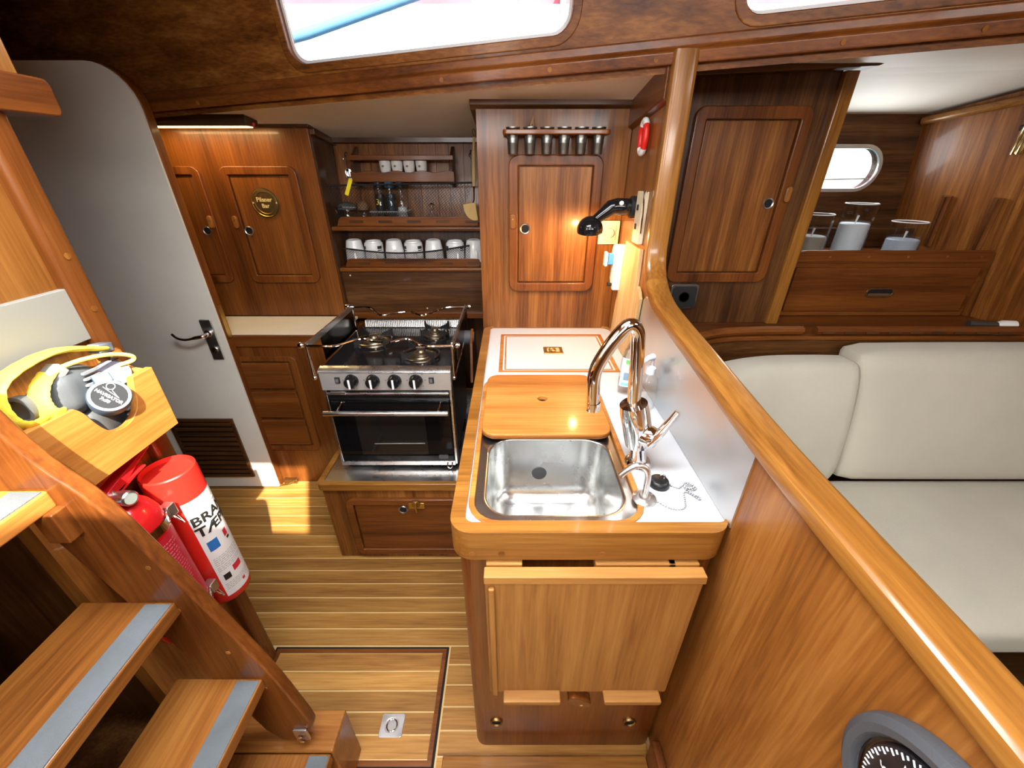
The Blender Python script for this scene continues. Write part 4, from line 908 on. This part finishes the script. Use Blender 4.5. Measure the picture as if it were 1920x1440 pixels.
# ---- open box with binoculars
bo = thing('binocular_box', 'sunlit orange wooden wall box with rounded cut-out', 'box', (-.80, .62, 1.0))
nc = [(.580, 1.139), (.590, 1.125), (.600, 1.095), (.612, 1.073), (.632, 1.062), (.655, 1.063), (.675, 1.075), (.687, 1.094), (.692, 1.118), (.700, 1.139)]
nc = [(p.x, p.y) for p in bez([Vector((a, b0, 0)) for a, b0 in nc], 3)]
obj('front', B().prism([(.497, 1.142), (.545, .997), (.748, .997), (.748, 1.139)]+nc[::-1], 'x', -.768, -.754), W('orange', 'y'), bo, bev=.002)
obj('bottom', B().box(-.85, -.768, .545, .748, .997, 1.008), W('orange', 'y'), bo)
obj('end_panel', B().prism([(-.85, 1.008), (-.768, 1.008), (-.768, 1.135), (-.79, 1.139), (-.83, 1.165), (-.85, 1.165)], 'y', .736, .748), W('orange', 'z'), bo, bev=.002)
obj('slanted_end', B().add([(-.85, .497, 1.142), (-.768, .497, 1.142), (-.768, .545, .997), (-.85, .545, .997), (-.85, .507, 1.142), (-.768, .507, 1.142), (-.768, .555, .997), (-.85, .555, .997)], [(0,1,2,3),(4,5,6,7),(0,1,5,4),(1,2,6,5),(2,3,7,6),(3,0,4,7)]), W('orange', 'x'), bo)
pgk = thing('wooden_peg', 'short wooden peg on the bulkhead above the binoculars', 'peg', (-.82, .735, 1.17))
obj('peg', B().lathe([(.011, 0), (.011, .045), (.009, .05)], (-.838, .735, 1.175), (1, -.15, .1), 14), W('panel', 'x'), pgk, bev=.001)
bn = thing('binoculars', 'grey rubber marine binoculars lying in the wall box', 'binoculars', (-.80, .62, 1.02))
ax = Vector((.62, -.40, .50)).normalized()
c1 = Vector((-.750, .640, 1.130)); c2 = Vector((-.795, .706, 1.146))
def barrel(c, mat, capm, nm):
    b0 = obj(nm, B().lathe([(.016, -.075), (.021, -.06), (.023, -.04), (.0275, -.03), (.0275, -.002), (.024, 0)], c, ax, 28), mat, bn)
    return b0
barrel(c1, BLUEGREY, None, 'barrel'); barrel(c2, P('violet_grey', (.21, .21, .28), .5), None, 'barrel')
lc1 = obj('lens_cap', B().lathe([(.0305, -.030), (.0315, -.002), (.0297, .004), (.0265, .0045), (.0260, .002), (.001, .002)], c1, ax, 36), BLUEGREY, bn)
uu = Vector((0, 0, 1)).cross(ax).normalized(); vv = ax.cross(uu)
ang = R(-62); u2 = uu*math.cos(ang)+vv*math.sin(ang); v2 = -uu*math.sin(ang)+vv*math.cos(ang)
obj('cap_disc', B().lathe([(.0258, .0025), (.001, .0026)], c1, ax, 30, close=False), P('cap_disc', (.012, .014, .016), .6, spec=.2), lc1)
cp_ = lambda dx=0, dy=0: (lambda x, y: c1+ax*.0034+u2*(x+dx)+v2*(y+dy))
tx = text('NAVIGATOR', .0078, cp_(.0, -.002), bold=.0002); text('7x50', .0078, cp_(.0, -.0105), tx, bold=.0002)
ar = B(); K = .81
ar.tube([c1+ax*.0034+u2*(.0255*math.cos(R(a)))+v2*(.0255*math.sin(R(a))) for a in range(0, 360, 12)], .0006, 4, True)
for q0, q1 in (((-.022, .010), (.016, .004)), ((.016, .004), (-.004, .012)), ((-.004, .012), (-.006, .018))):
    ar.tube([c1+ax*.0034+u2*q0[0]*K+v2*q0[1]*K, c1+ax*.0034+u2*q1[0]*K+v2*q1[1]*K], .0005, 4)
ar.tube([c1+ax*.0034+u2*(-.010+.006*math.cos(R(a)))+v2*(.0150+.006*math.sin(R(a))) for a in range(0, 360, 20)], .0006, 4, True)
ar.add(tx.v, tx.f)
obj('cap_print', ar, WPRINT, lc1, smooth=False)
obj('cap_tab', B().box(-.013, .013, -.010, .010, -.018, .0).xf(Matrix.Translation(c1+vv*.036+uu*.006) @ Matrix(((uu.x, vv.x, ax.x, 0), (uu.y, vv.y, ax.y, 0), (uu.z, vv.z, ax.z, 0), (0, 0, 0, 1)))), BLUEGREY, lc1, bev=.003)
ctr = Vector((-.808, .632, 1.146))
hM = Matrix.Translation(ctr) @ Matrix.Rotation(R(18), 4, 'Z') @ Matrix.Rotation(R(-12), 4, 'X')
hs_ = obj('prism_housing', B().puffy((0, 0, 0), (.030, .055, .040), .026, (0, .004, .004), 8).xf(hM), BINO, bn)
for i in range(6):
    obj('rib', B().prism(rr(-.022, .022, -.0022, .0022, .002, 2), 'x', .0305, .0345).xf(hM @ Matrix.Translation((0, .012+.0, .030-.011*i)) @ Matrix.Rotation(R(4), 4, 'X')), P('rib_grey', (.30, .32, .33), .5), hs_)
hM2 = Matrix.Translation(Vector((-.812, .655, 1.070))) @ Matrix.Rotation(R(18), 4, 'Z')
obj('prism_housing', B().puffy((0, 0, 0), (.028, .05, .04), .024, (0, .003, .003), 8).xf(hM2), BINO, bn)
for i in range(6):
    obj('rib', B().prism(rr(-.010, .010, -.002, .002, .0018, 2), 'x', .028, .034).xf(hM2 @ Matrix.Translation((.004, .030, .012-.011*i))), P('rib_grey', (.30, .32, .33), .5), bn)
ed = Vector((.12, -.96, .15)).normalized()
for c, s_ in ((Vector((-.802, .575, 1.152)), 1), (Vector((-.797, .592, 1.098)), .9)):
    obj('eyepiece', B().lathe([(.021*s_, -.02), (.021*s_, .012), (.024*s_, .02), (.025*s_, .036), (.019*s_, .036), (.016*s_, .028), (.001, .028)], c, ed, 24), BINO, bn)
# strap
st = thing('binocular_strap', 'puffy bright yellow floating strap draped over the binoculars', 'strap', (-.79, .60, 1.14))
sp_ = bez([(-.800, .712, 1.196), (-.797, .640, 1.222), (-.795, .580, 1.222), (-.790, .532, 1.208), (-.785, .515, 1.178), (-.778, .515, 1.150), (-.770, .528, 1.138), (-.765, .548, 1.140)], 7)
obj('float_band', B().tube(sp_, [.0165+.0006*math.sin(i*1.9) for i in range(len(sp_))], 12, flat=.32), YEL, st)
sp2 = bez([(-.795, .608, 1.196), (-.785, .580, 1.186), (-.778, .562, 1.170), (-.772, .556, 1.152), (-.768, .560, 1.140), (-.766, .572, 1.136)], 7)
obj('float_band', B().tube(sp2, [.0150+.0006*math.sin(i*2.1) for i in range(len(sp2))], 12, flat=.32), YEL, st)
obj('cord', B().tube(bez([(-.790, .610, 1.198), (-.785, .66, 1.196), (-.782, .71, 1.184), (-.775, .738, 1.168), (-.778, .738, 1.158), (-.79, .72, 1.156)], 6), .0040, 8), P('yellow_cord', (.62, .56, .16), .6, bump=.4, bscale=700), st)
obj('buckle', B().box(-.012, .012, -.015, .015, -.009, .009).xf(Matrix.Translation((-.800, .712, 1.197)) @ Matrix.Rotation(R(-10), 4, 'X')), GREYRUB, st, bev=.003)
obj('buckle', B().box(-.012, .012, -.018, .018, -.011, .011).xf(Matrix.Translation((-.792, .608, 1.190)) @ Matrix.Rotation(R(30), 4, 'X')), P('clip_grey', (.24, .25, .25), .5), st, bev=.003)
obj('webbing', B().tube([(-.800, .722, 1.195), (-.800, .728, 1.18), (-.800, .726, 1.165)], .008, 6, flat=.3), BLACKM, st)
# ---- fire extinguisher
ec = (-.788, .578)
fe = thing('fire_extinguisher', 'red fire extinguisher with chrome clamp hanging under the wall box', 'fire extinguisher', (ec[0], ec[1], .52))
obj('cylinder', B().lathe([(.030, 0), (.050, .006), (.058, .022), (.0595, .04), (.0595, .335), (.057, .355), (.048, .378), (.034, .394), (.020, .400), (.018, .410)], (*ec, .52), n=40), RED, fe)
lbm = B().grid(lambda u, v: (ec[0]+.0598*math.cos(R(-105+150*u)), ec[1]+.0598*math.sin(R(-105+150*u)), .60+.225*v), 24, 1)
lb_ = obj('printed_label', lbm, P('label_crimson', (.50, .015, .03), .35), fe)
wrt = B()
rnd = random.Random(3)
for r_ in range(15):
    z = .805-r_*.0085; a = -70.0
    while a < 20:
        wd = rnd.uniform(3, 9)
        if a+wd < 22:
            wrt.grid(lambda u, v: (ec[0]+.0602*math.cos(R(a+wd*u)), ec[1]+.0602*math.sin(R(a+wd*u)), z+.003*v), 2, 1)
        a += wd+2
    if r_ in (0, 6, 10): pass
wrt.grid(lambda u, v: (ec[0]+.0602*math.cos(R(-80+110*u)), ec[1]+.0602*math.sin(R(-80+110*u)), .606+.006*v), 16, 1)
obj('small_print', wrt, P('pink_print', (.62, .18, .20), .5), lb_, smooth=False, kind='stuff')
for z in (.835, .575):
    cl = obj('clamp_band', B().lathe([(.0605, 0), (.0625, .001), (.0625, .020), (.0605, .021)], (*ec, z), n=40, close=False), CHROME, fe)
    obj('clamp_tab', B().box(ec[0]+.025, ec[0]+.046, ec[1]+.046, ec[1]+.066, z-.004, z+.026), DCHROME, cl, bev=.002)
    obj('clamp_wire', B().tube(bez([(ec[0]+.044, ec[1]+.05, z), (ec[0]+.055, ec[1]+.052, z-.018), (ec[0]+.05, ec[1]+.06, z-.03), (ec[0]+.036, ec[1]+.064, z-.01)], 4), .002, 6), CHROME, cl)
vh = obj('valve', B().tube([(ec[0], ec[1], .918), (ec[0], ec[1], .955)], [.018, .014], 14), P('valve_metal', (.45, .43, .40), .35, 1), fe)
obj('gauge', B().lathe([(.015, 0), (.015, .03), (.012, .033), (.012, .031), (.001, .031)], (ec[0]+.012, ec[1]+.004, .932), (.8, -.15, .1), 20), DCHROME, vh)
obj('gauge_face', B().lathe([(.0115, .0318), (.001, .0319)], (ec[0]+.012, ec[1]+.004, .932), (.8, -.15, .1), 20, close=False), P('gauge_face', (.55, .6, .5), .2), vh)
obj('hose_stub', B().tube([(ec[0], ec[1]-.01, .935), (ec[0]+.005, ec[1]-.05, .925), (ec[0]+.008, ec[1]-.075, .91)], [.011, .010, .010], 12), P('stub_grey', (.45, .44, .42), .5), vh)
obj('squeeze_lever', B().prism([(.0, .955), (.02, .958), (.07, .985), (.105, .998), (.105, 1.002), (.065, .994), (.0, .975), (-.02, .968)], 'x', -.012, .012).xf(Matrix.Translation((ec[0]+.002, ec[1], -.016))), RED, vh, bev=.002)
obj('carry_handle', B().prism([(-.02, .945), (.01, .948), (.05, .958), (.08, .962), (.08, .966), (.045, .965), (-.02, .956)], 'x', -.012, .012).xf(Matrix.Translation((ec[0]+.002, ec[1], -.012))), RED, vh, bev=.002)
# ---- fire blanket tube
bc = (-.787, .703); br_ = .0545
fb = thing('fire_blanket_tube', 'red fire blanket tube with white printed label beside the extinguisher', 'fire blanket', (bc[0], bc[1], .48))
obj('tube', B().lathe([(.048, 0), (.0535, .006), (.0545, .02), (.0545, .405), (.0535, .42), (.0505, .423), (.048, .412), (.001, .408)], (*bc, .48), n=40), REDTUBE, fb)
A0, A1 = -52, 72
lb2 = obj('white_label', B().grid(lambda u, v: (bc[0]+.0549*math.cos(R(A0+(A1-A0)*u)), bc[1]+.0549*math.sin(R(A0+(A1-A0)*u)), .505+.325*v), 20, 1), P('label_white', (.75, .74, .71), .45), fb)
def cyl(x0, z0, off=.0013):   # x along the circumference to the right (seen from outside), z up
    return lambda x, y: (bc[0]+(.0549+off)*math.cos(R(-10)+(x+x0)/.0549), bc[1]+(.0549+off)*math.sin(R(-10)+(x+x0)/.0549), z0+y)
tx = text('BRAND', .037, cyl(-.0385, .770), align='LEFT', bold=.0011); text('TÆPPE', .037, cyl(-.0385, .736), tx, align='LEFT', bold=.0011)
obj('lettering', tx, PRINT, lb2, smooth=False)
def patch(nm, x0, x1, z0, z1, m):
    f_ = cyl(0, 0, .0005)
    obj(nm, B().grid(lambda u, v: f_(x0+(x1-x0)*u, z0+(z1-z0)*v), 4, 1), m, lb2, smooth=False)
pb = P('print_blue', (.02, .14, .42), .5); prd = P('print_red', (.55, .02, .04), .5); pgr = P('print_grey', (.35, .35, .34), .5)
patch('pictogram', -.030, -.006, .668, .700, pb); patch('pictogram', .012, .024, .680, .702, prd); patch('pictogram', .016, .026, .668, .676, PRINT)
patch('pictogram', -.004, .022, .570, .590, prd); patch('pictogram', -.030, -.014, .560, .580, PRINT); patch('pictogram', .006, .014, .520, .530, prd)
fine = B(); f_ = cyl(0, 0, .0005)
for z0, n_ in ((.640, 5), (.608, 3), (.546, 4)):
    for r_ in range(n_):
        z = z0-r_*.006; x = -.034
        while x < .028:
            wd = rnd.uniform(.003, .009); fine.grid(lambda u, v: f_(x+wd*u, z+.0018*v), 2, 1); x += wd+.002
fine.tube([f_(-.036+.075*i/20, .797+0*i) for i in range(21)], .0004, 4)
for k in range(3): fine.tube([f_(-.01+.012*k, .806), f_(-.002+.012*k, .818), f_(.004+.012*k, .808)], .0005, 4)
obj('small_print', fine, pgr, lb2, smooth=False, kind='stuff')
# compass on the partition
cy, cz, cr0 = .121, .936, .098
cm = thing('bulkhead_compass', 'round black bulkhead compass on the partition', 'compass', (.40, cy, cz))
obj('bezel', B().lathe([(.100, 0), (.102, .006), (.100, .016), (.092, .022), (.084, .021), (.080, .014)], (.4095, cy, cz), (-1, 0, 0), 48, close=False), P('bezel_grey', (.06, .066, .075), .5, bump=.2, bscale=300), cm)
obj('bowl', B().lathe([(.084, .012), (.078, .010), (.001, .009)], (.4095, cy, cz), (-1, 0, 0), 40, close=False), BLACK, cm)
cd = obj('card', B().lathe([(.076, .011), (.074, .014), (.03, .018), (.001, .019)], (.4095, cy, cz), (-1, 0, 0), 40, close=False), P('card_black', (.012, .013, .018), .3), cm)
mk_ = B()
cpos = lambda a, r_: (.4095-.0155-.003*(1-r_/.076), cy-r_*math.sin(R(a)), cz+r_*math.cos(R(a)))   # angle clockwise as seen from -x
for a in range(0, 360, 5):
    r0, r1 = (.066, .072) if a % 10 == 0 else (.0685, .072)
    mk_.tube([cpos(a, r0), cpos(a, r1)], .0011, 4)
for a, tx_ in ((10, '0'), (-20, '2'), (-80, '6'), (-50, '4'), (40, '33'), (70, '30'), (100, '27'), (-110, '9'), (-140, '12'), (180, '18'), (140, '24')):
    p0 = Vector(cpos(a, .056)); ca, sa = math.cos(R(a)), math.sin(R(a))
    text(tx_, .017, lambda x, y: (p0.x-.0012, p0.y-(x*ca+y*sa), p0.z+(-x*sa+y*ca)), mk_)
for r_, a, s_ in ((.026, 30, .012), (.026, -62, .010)):
    mk_.tube([cpos(a-12, r_), cpos(a, r_+s_), cpos(a+12, r_)], .0008, 4, True)
mk_.tube([cpos(-4, .0), cpos(2, .022), cpos(-14, .024), cpos(8, .045), cpos(24, .026), cpos(12, .022), cpos(14, .0)], .0012, 4)
obj('card_print', mk_, WPRINT, cd, smooth=False)
obj('dome', B().lathe([(.082, .013), (.076, .022), (.06, .030), (.035, .036), (.001, .038)], (.4095, cy, cz), (-1, 0, 0), 36, close=False), TGLASS, cm)

# ================================================================== SALOON
tc_ = thing('saloon_cupboard', 'dark striped wall cupboard with framed door, right of the post', 'cupboard', (.8, 1.65, .95))
obj('body', B().box(.449, 1.068, 1.60, 2.055, .9345, 1.785), W('dark', 'z'), tc_, bev=.002)
obj('edge_strip', B().prism(rr(1.066, 1.112, 1.582, 1.63, .006), 'z', .9345, 1.782), W('gold', 'z'), tc_, bev=.003)
dd_ = cab_door(tc_, .612, 1.006, 1.108, 1.690, 1.60, W('cabinet', 'z'), W('frame', 'z'), fw=.038, hole=(.937, 1.395), latch=(.992, 1.425))
obj('top_board', B().prism([(.449, 1.760), (1.15, 1.790), (1.168, 1.797), (1.172, 1.806), (1.160, 1.813), (.449, 1.785)], 'y', 1.565, 1.70), W('dark', 'x'), tc_, bev=.003)
so = thing('power_socket', 'square black power socket below the saloon cupboard door', 'socket', (.70, 1.6, 1.05))
obj('plate', B().prism(rr(.642, .756, .998, 1.098, .012), 'y', 1.590, 1.60), P('chrome_black', (.30, .29, .27), .3, 1), so, bev=.002)
obj('inner_plate', B().prism(rr(.651, .747, 1.006, 1.090, .010), 'y', 1.586, 1.591), BLACKM, so, bev=.001)
obj('well', B().lathe([(.021, 0), (.021, .003), (.018, .003), (.016, -.004), (.001, -.004)], (.699, 1.586, 1.048), (0, -1, 0), 22), BLACK, so)
for sx in (-.006, .006): obj('pin_hole', B().lathe([(.002, 0), (.002, .0006)], (.699+sx, 1.5905, 1.048), (0, -1, 0), 8), HOLE, so)
# hull side with porthole
hx0, hx1 = 1.05, 1.88
pw = [(1.10, 1.43), (1.664, 1.590)]
hol = rr(1.30, 1.668, 1.424, 1.592, .083, 8)
tag(obj('wall_hull.001', B().ring(rr(.45, 2.45, .3, 1.75, .0008, 8), hol, 'y', 2.06, 2.10), W('dark', 'x'), sharp=30), 'dark hull side with bright oval porthole in the saloon', 'wall', kind='structure')
pw_ = obj('window_3', B().ring(rr(1.288, 1.680, 1.412, 1.604, .095, 8), rr(1.304, 1.664, 1.428, 1.588, .08, 8), 'y', 2.05, 2.064), P('port_rim', (.62, .62, .60), .25, .6), bev=.003)
tag(pw_, 'bright oval porthole in the dark hull side', 'window', kind='structure')
obj('pane', B().prism(hol, 'y', 2.078, 2.084), PANE, pw_)
obj('hinge_bar', B().tube([(1.30, 2.07, 1.462), (1.65, 2.07, 1.468)], .003, 6), P('port_rim', (.62, .62, .60), .25, .6), pw_)
# forward bulkhead of the saloon
fbk = B().add([(1.90, 2.06, .9), (2.14, 1.30, .9), (2.00, 1.30, 1.84), (1.79, 2.06, 1.71), (1.94, 2.07, .9), (2.18, 1.30, .9), (2.04, 1.30, 1.84), (1.83, 2.07, 1.71)],
    [(0,1,2,3),(4,5,6,7),(0,1,5,4),(1,2,6,5),(2,3,7,6),(3,0,4,7)])
fw_ = obj('wall_saloon', fbk, W('cabinet', 'xz'))
tag(fw_, 'glossy wooden bulkhead at the far end of the saloon shelf', 'wall', kind='structure')
bk_p = lambda y, z, off=0: Vector((1.90+(2.06-y)*.316-(z-.9)*(.142)-off, y, z))
tm = B().tube([bk_p(2.05, 1.690, .012), bk_p(1.70, 1.735, .012), bk_p(1.32, 1.795, .012)], .016, 8)
obj('top_trim', tm, W('gold', 'y'), fw_, sharp=60)
obj('edge_trim', B().tube([bk_p(1.668, .94, .004), bk_p(1.668, 1.55, .004)], .010, 8), W('panel', 'z'), fw_)
for y, lab in ((1.895, 'left'), (1.735, 'right')):
    c0 = bk_p(y, 1.20, .012); c3 = bk_p(y-.012, 1.405, .012)
    ct_ = thing('wooden_batten', 'upright wooden batten on the saloon bulkhead, the %s of two' % lab, 'batten', c0, group='battens on the saloon bulkhead')
    obj('bar', B().tube([c0, c3], [.019, .019], 8, flat=.6), W('frame', 'z'), ct_, sharp=60)
    obj('groove', B().tube([c0+Vector((-.012, -.003, .003)), c3+Vector((-.012, -.003, -.003))], .006, 6), W('dark', 'z'), ct_)
bl = thing('brass_fitting', 'brass tubular fitting high on the saloon bulkhead at the right edge', 'fitting', bk_p(1.70, 1.56, .03))
for k in range(3):
    p0 = bk_p(1.725-.022*k, 1.555, .025+.012*(k % 2)); p1 = bk_p(1.705-.022*k, 1.72, .025+.012*(k % 2))
    obj('brass_rod', B().tube([p0, p0.lerp(p1, .3), p0.lerp(p1, .32), p1], [.010, .010, .0125, .0125], 12), P('bright_brass', (.86, .68, .30), .18, 1), bl)
obj('strap', B().tube([bk_p(1.735, 1.64, .022), bk_p(1.66, 1.64, .022)], .009, 8), BLACKM, bl)
# drawer unit and shelf
du = thing('saloon_drawer_unit', 'low saloon shelf unit with one wide drawer', 'drawers', (1.55, 1.75, .95))
obj('body', B().box(1.115, 1.985, 1.69, 2.05, .935, 1.165), W('frame', 'x'), du, bev=.003)
obj('shelf_top', B().box(1.115, 1.95, 1.675, 2.05, 1.165, 1.180), W('frame', 'x'), du, bev=.003)
obj('back_step', B().box(1.115, 1.90, 1.97, 2.05, 1.18, 1.265), W('dark', 'x'), du, bev=.003)
obj('fiddle_rail', B().prism([(1.14, 1.170), (1.96, 1.170), (1.96, 1.215), (1.20, 1.215), (1.18, 1.212), (1.165, 1.20)], 'y', 1.672, 1.686), W('frame', 'x'), du, bev=.003)
for x in (1.30, 1.46, 1.62, 1.78, 1.92): obj('plug', B().lathe([(.005, 0), (.004, .001)], (x, 1.672, 1.19), (0, -1, 0), 8), W('panel', 'x'), du)
dw = obj('drawer', B().box(1.185, 1.955, 1.678, 1.692, .957, 1.145), W('frame', 'x'), du, bev=.005, seg=3)
obj('pull_rim', B().ring(rr(1.512, 1.632, 1.020, 1.062, .020), rr(1.520, 1.624, 1.027, 1.055, .013), 'y', 1.674, 1.680), OLDBRASS, dw, bev=.001)
obj('pull_well', B().prism(rr(1.520, 1.624, 1.027, 1.055, .013), 'y', 1.6765, 1.679), HOLE, dw)
obj('pull_lip', B().prism(rr(1.524, 1.620, 1.027, 1.038, .005), 'y', 1.675, 1.678), P('pull_chrome', (.7, .75, .8), .2, 1), dw)
for k, (x, r_, h, wx, lab) in enumerate(((1.285, .060, .160, .075, 'wide glass candle holder, leftmost on the saloon shelf'), (1.452, .058, .200, .125, 'tall glass cylinder with white candle, middle of three on the saloon shelf'), (1.685, .062, .130, .062, 'short glass with pale candle, right on the saloon shelf'))):
    c = (x, 1.80, 1.1805)
    g = thing('candle_glass', lab, 'candle holder', c, group='candle glasses on the saloon shelf')
    obj('glass', B().lathe([(r_, 0), (r_, h), (r_-.003, h), (r_-.003, .006), (.001, .006)], c, n=32, close=False), TGLASS, g)
    obj('lip', B().tube([(x+(r_-.0015)*math.cos(a*pi/16), 1.80+(r_-.0015)*math.sin(a*pi/16), c[2]+h) for a in range(32)], .0022, 6, True), P('glass_lip', (.75, .78, .78), .1), g)
    obj('wax', B().lathe([(.001, .007), (r_-.005, .007), (r_-.005, wx-.004), (r_-.010, wx), (.001, wx-.003)], c, n=28, close=False), P('candle_clear', (.30, .24, .19), .4) if k == 0 else WAX if k == 1 else P('pale_wax', (.42, .46, .52), .45), g)
    obj('wick', B().tube([(x, 1.80, c[2]+wx-.004), (x+.004, 1.80, c[2]+wx+.030)], [.002, .0045], 6), P('wick', (.6, .6, .58), .7), g)
# ledge round the settee back
lg = thing('settee_ledge', 'varnished curved ledge running behind the settee cushions', 'ledge', (1.3, 1.5, .9))
pl = bez([(.47, .95, 0), (.50, 1.12, 0), (.60, 1.30, 0), (.78, 1.41, 0), (1.0, 1.44, 0), (1.3, 1.44, 0), (1.8, 1.44, 0), (2.3, 1.44, 0)], 6)
ob_ = [(p.x, p.y) for p in pl]
obj('ledge_top', B().prism(ob_+[(2.3, 1.72), (.449, 1.72), (.449, .95)], 'z', .918, .934), W('frame', 'x'), lg, bev=.003)
obj('ledge_front', B().grid(lambda u, v: (lambda p: (p.x, p.y+.006+.012*(1-v), .80+.12*v))(pl[min(len(pl)-1, int(round(u*(len(pl)-1))))]), len(pl)-1, 1), W('dark', 'x'), lg)
for x0, x1 in ((.62, 1.135), (1.160, 1.99)):
    q = [p for p in pl if x0-.02 <= p.x <= x1]
    obj('fiddle_rail', B().tube([(p.x, p.y+.02, .952) for p in q]+[(x1, 1.46, .952)], .017, 8, flat=1.0), W('frame', 'x'), lg)
for i in range(9): obj('slot', B().prism(rr(1.20+i*.085, 1.25+i*.085, .945, .953, .004), 'y', 1.441, 1.444), W('dark', 'x'), lg)
fz = thing('small_torch', 'small white-tipped torch on the ledge at the right edge', 'torch', (1.93, 1.52, .95))
obj('barrel', B().tube([(1.86, 1.54, .951), (1.96, 1.52, .951)], .014, 10), P('torch_dark', (.05, .045, .04), .4), fz)
obj('head', B().tube([(1.955, 1.521, .951), (1.972, 1.517, .953), (2.01, 1.509, .953)], [.014, .02, .021], 12), WPLAST, fz)
# cushions
def shear(b, c, k): b.v = [(x, y+(z-c)*k, z) for x, y, z in b.v]; return b
one('back_cushion', shear(B().puffy((1.85, 1.235, .682), (.60, .075, .245), .045, (0, .022, .006), 12), .43, .24), FAB, 'large cream settee back cushion on the right', 'cushion', (1.83, 1.2, .43))
def corner(u, v):
    i = u*(len(pl2)-1); i0 = min(int(i), len(pl2)-2); p = pl2[i0].lerp(pl2[i0+1], i-i0); t = (pl2[i0+1]-pl2[i0]).normalized(); n = Vector((t.y, -t.x, 0))
    a = 2*pi*v; hw, hh = .066, .235
    ex = lambda q: math.copysign(abs(q)**.45, q)
    endf = 1-.35*max(0, (abs(u-.5)-.46)/.04)**2
    cx_, cz_ = ex(math.cos(a))*hw*endf, ex(math.sin(a))*hh*(1-.06*max(0, (abs(u-.5)-.44)/.06)**2)
    puff = .015*(1-(cz_/hh)**2)*(1 if cx_ > 0 else 0)
    z = .665+cz_
    o = n*(cx_+puff)-n*(z-.43)*.20
    return (p.x+o.x, p.y+o.y, z)
pl2 = bez([(1.245, 1.22, 0), (1.10, 1.225, 0), (.95, 1.215, 0), (.80, 1.165, 0), (.68, 1.06, 0), (.60, .93, 0), (.565, .80, 0)][::-1], 8)
cc = B().grid(corner, 40, 40)
n0 = 41
cc.f.append(tuple(range(0, n0-1))); cc.f.append(tuple(range(40*n0, 40*n0+n0-1)))
one('corner_cushion', cc, FAB, 'curved cream corner cushion behind the cap rail', 'cushion', (.9, 1.1, .43), sharp=70)
one('seat_cushion', B().puffy((1.38, .905, .375), (.93, .300, .058), .035, (0, .0, .012), 12), FAB, 'wide cream settee seat cushion', 'cushion', (1.38, .9, .32))
tag(obj('settee', B().box(.46, 2.40, .66, 1.42, 0, .30), W('dark', 'x'), bev=.004), 'dark wooden settee base under the cream seat', 'settee')
one('seat_cushion', B().puffy((1.52, .245, .375), (.44, .225, .05), .035, (0, 0, .008), 8), FAB, 'cream seat cushion edge at the bottom right beyond the cap rail', 'cushion', (1.5, .25, .32))
tag(obj('bench', B().box(1.10, 1.94, .04, .43, 0, .31), W('dark', 'x'), bev=.004), 'dark bench base under the near cream cushion', 'bench')

# ================================================================== OUTSIDE
nb = thing('moored_boat', 'white and red hull of a moored boat outside the cabin window', 'boat', (0, 7, .0))
obj('white_hull', B().prism([(6.0, .2), (6.2, .2), (6.45, 3.20), (6.30, 3.25)], 'x', -9, 9), P('gelcoat', (.85, .86, .87), .3), nb)
obj('red_bulwark', B().prism([(6.34, 3.25), (6.46, 3.25), (6.50, 4.4), (6.40, 4.4)], 'x', -9, 9), P('red_hull_paint', (.62, .13, .16), .35, vary=.25, vscale=1.5), nb)
for x in (-1.4, .6, 2.4): obj('fitting', B().box(x-.03, x+.03, 6.20, 6.36, 2.8, 3.4), P('grey_fitting', (.3, .32, .35), .4), nb)
one('mooring_rope', B().tube([(-2.2, 3.0, 2.0), (-1.25, 3.15, 2.24), (-.3, 3.5, 2.60), (.8, 3.7, 3.1)], .03, 10), P('rope_blue', (.10, .25, .42), .7, bump=.6, bscale=60), 'blue mooring rope crossing outside the cabin window', 'rope', (-.5, 3.3, 2.5))
tag(one('water', B().box(-30, 30, 2.6, 60, -1.0, -.9), P('sea_water', (.03, .07, .08), .1), 'grey harbour water outside', 'water', (0, 20, -1)), kind='structure')
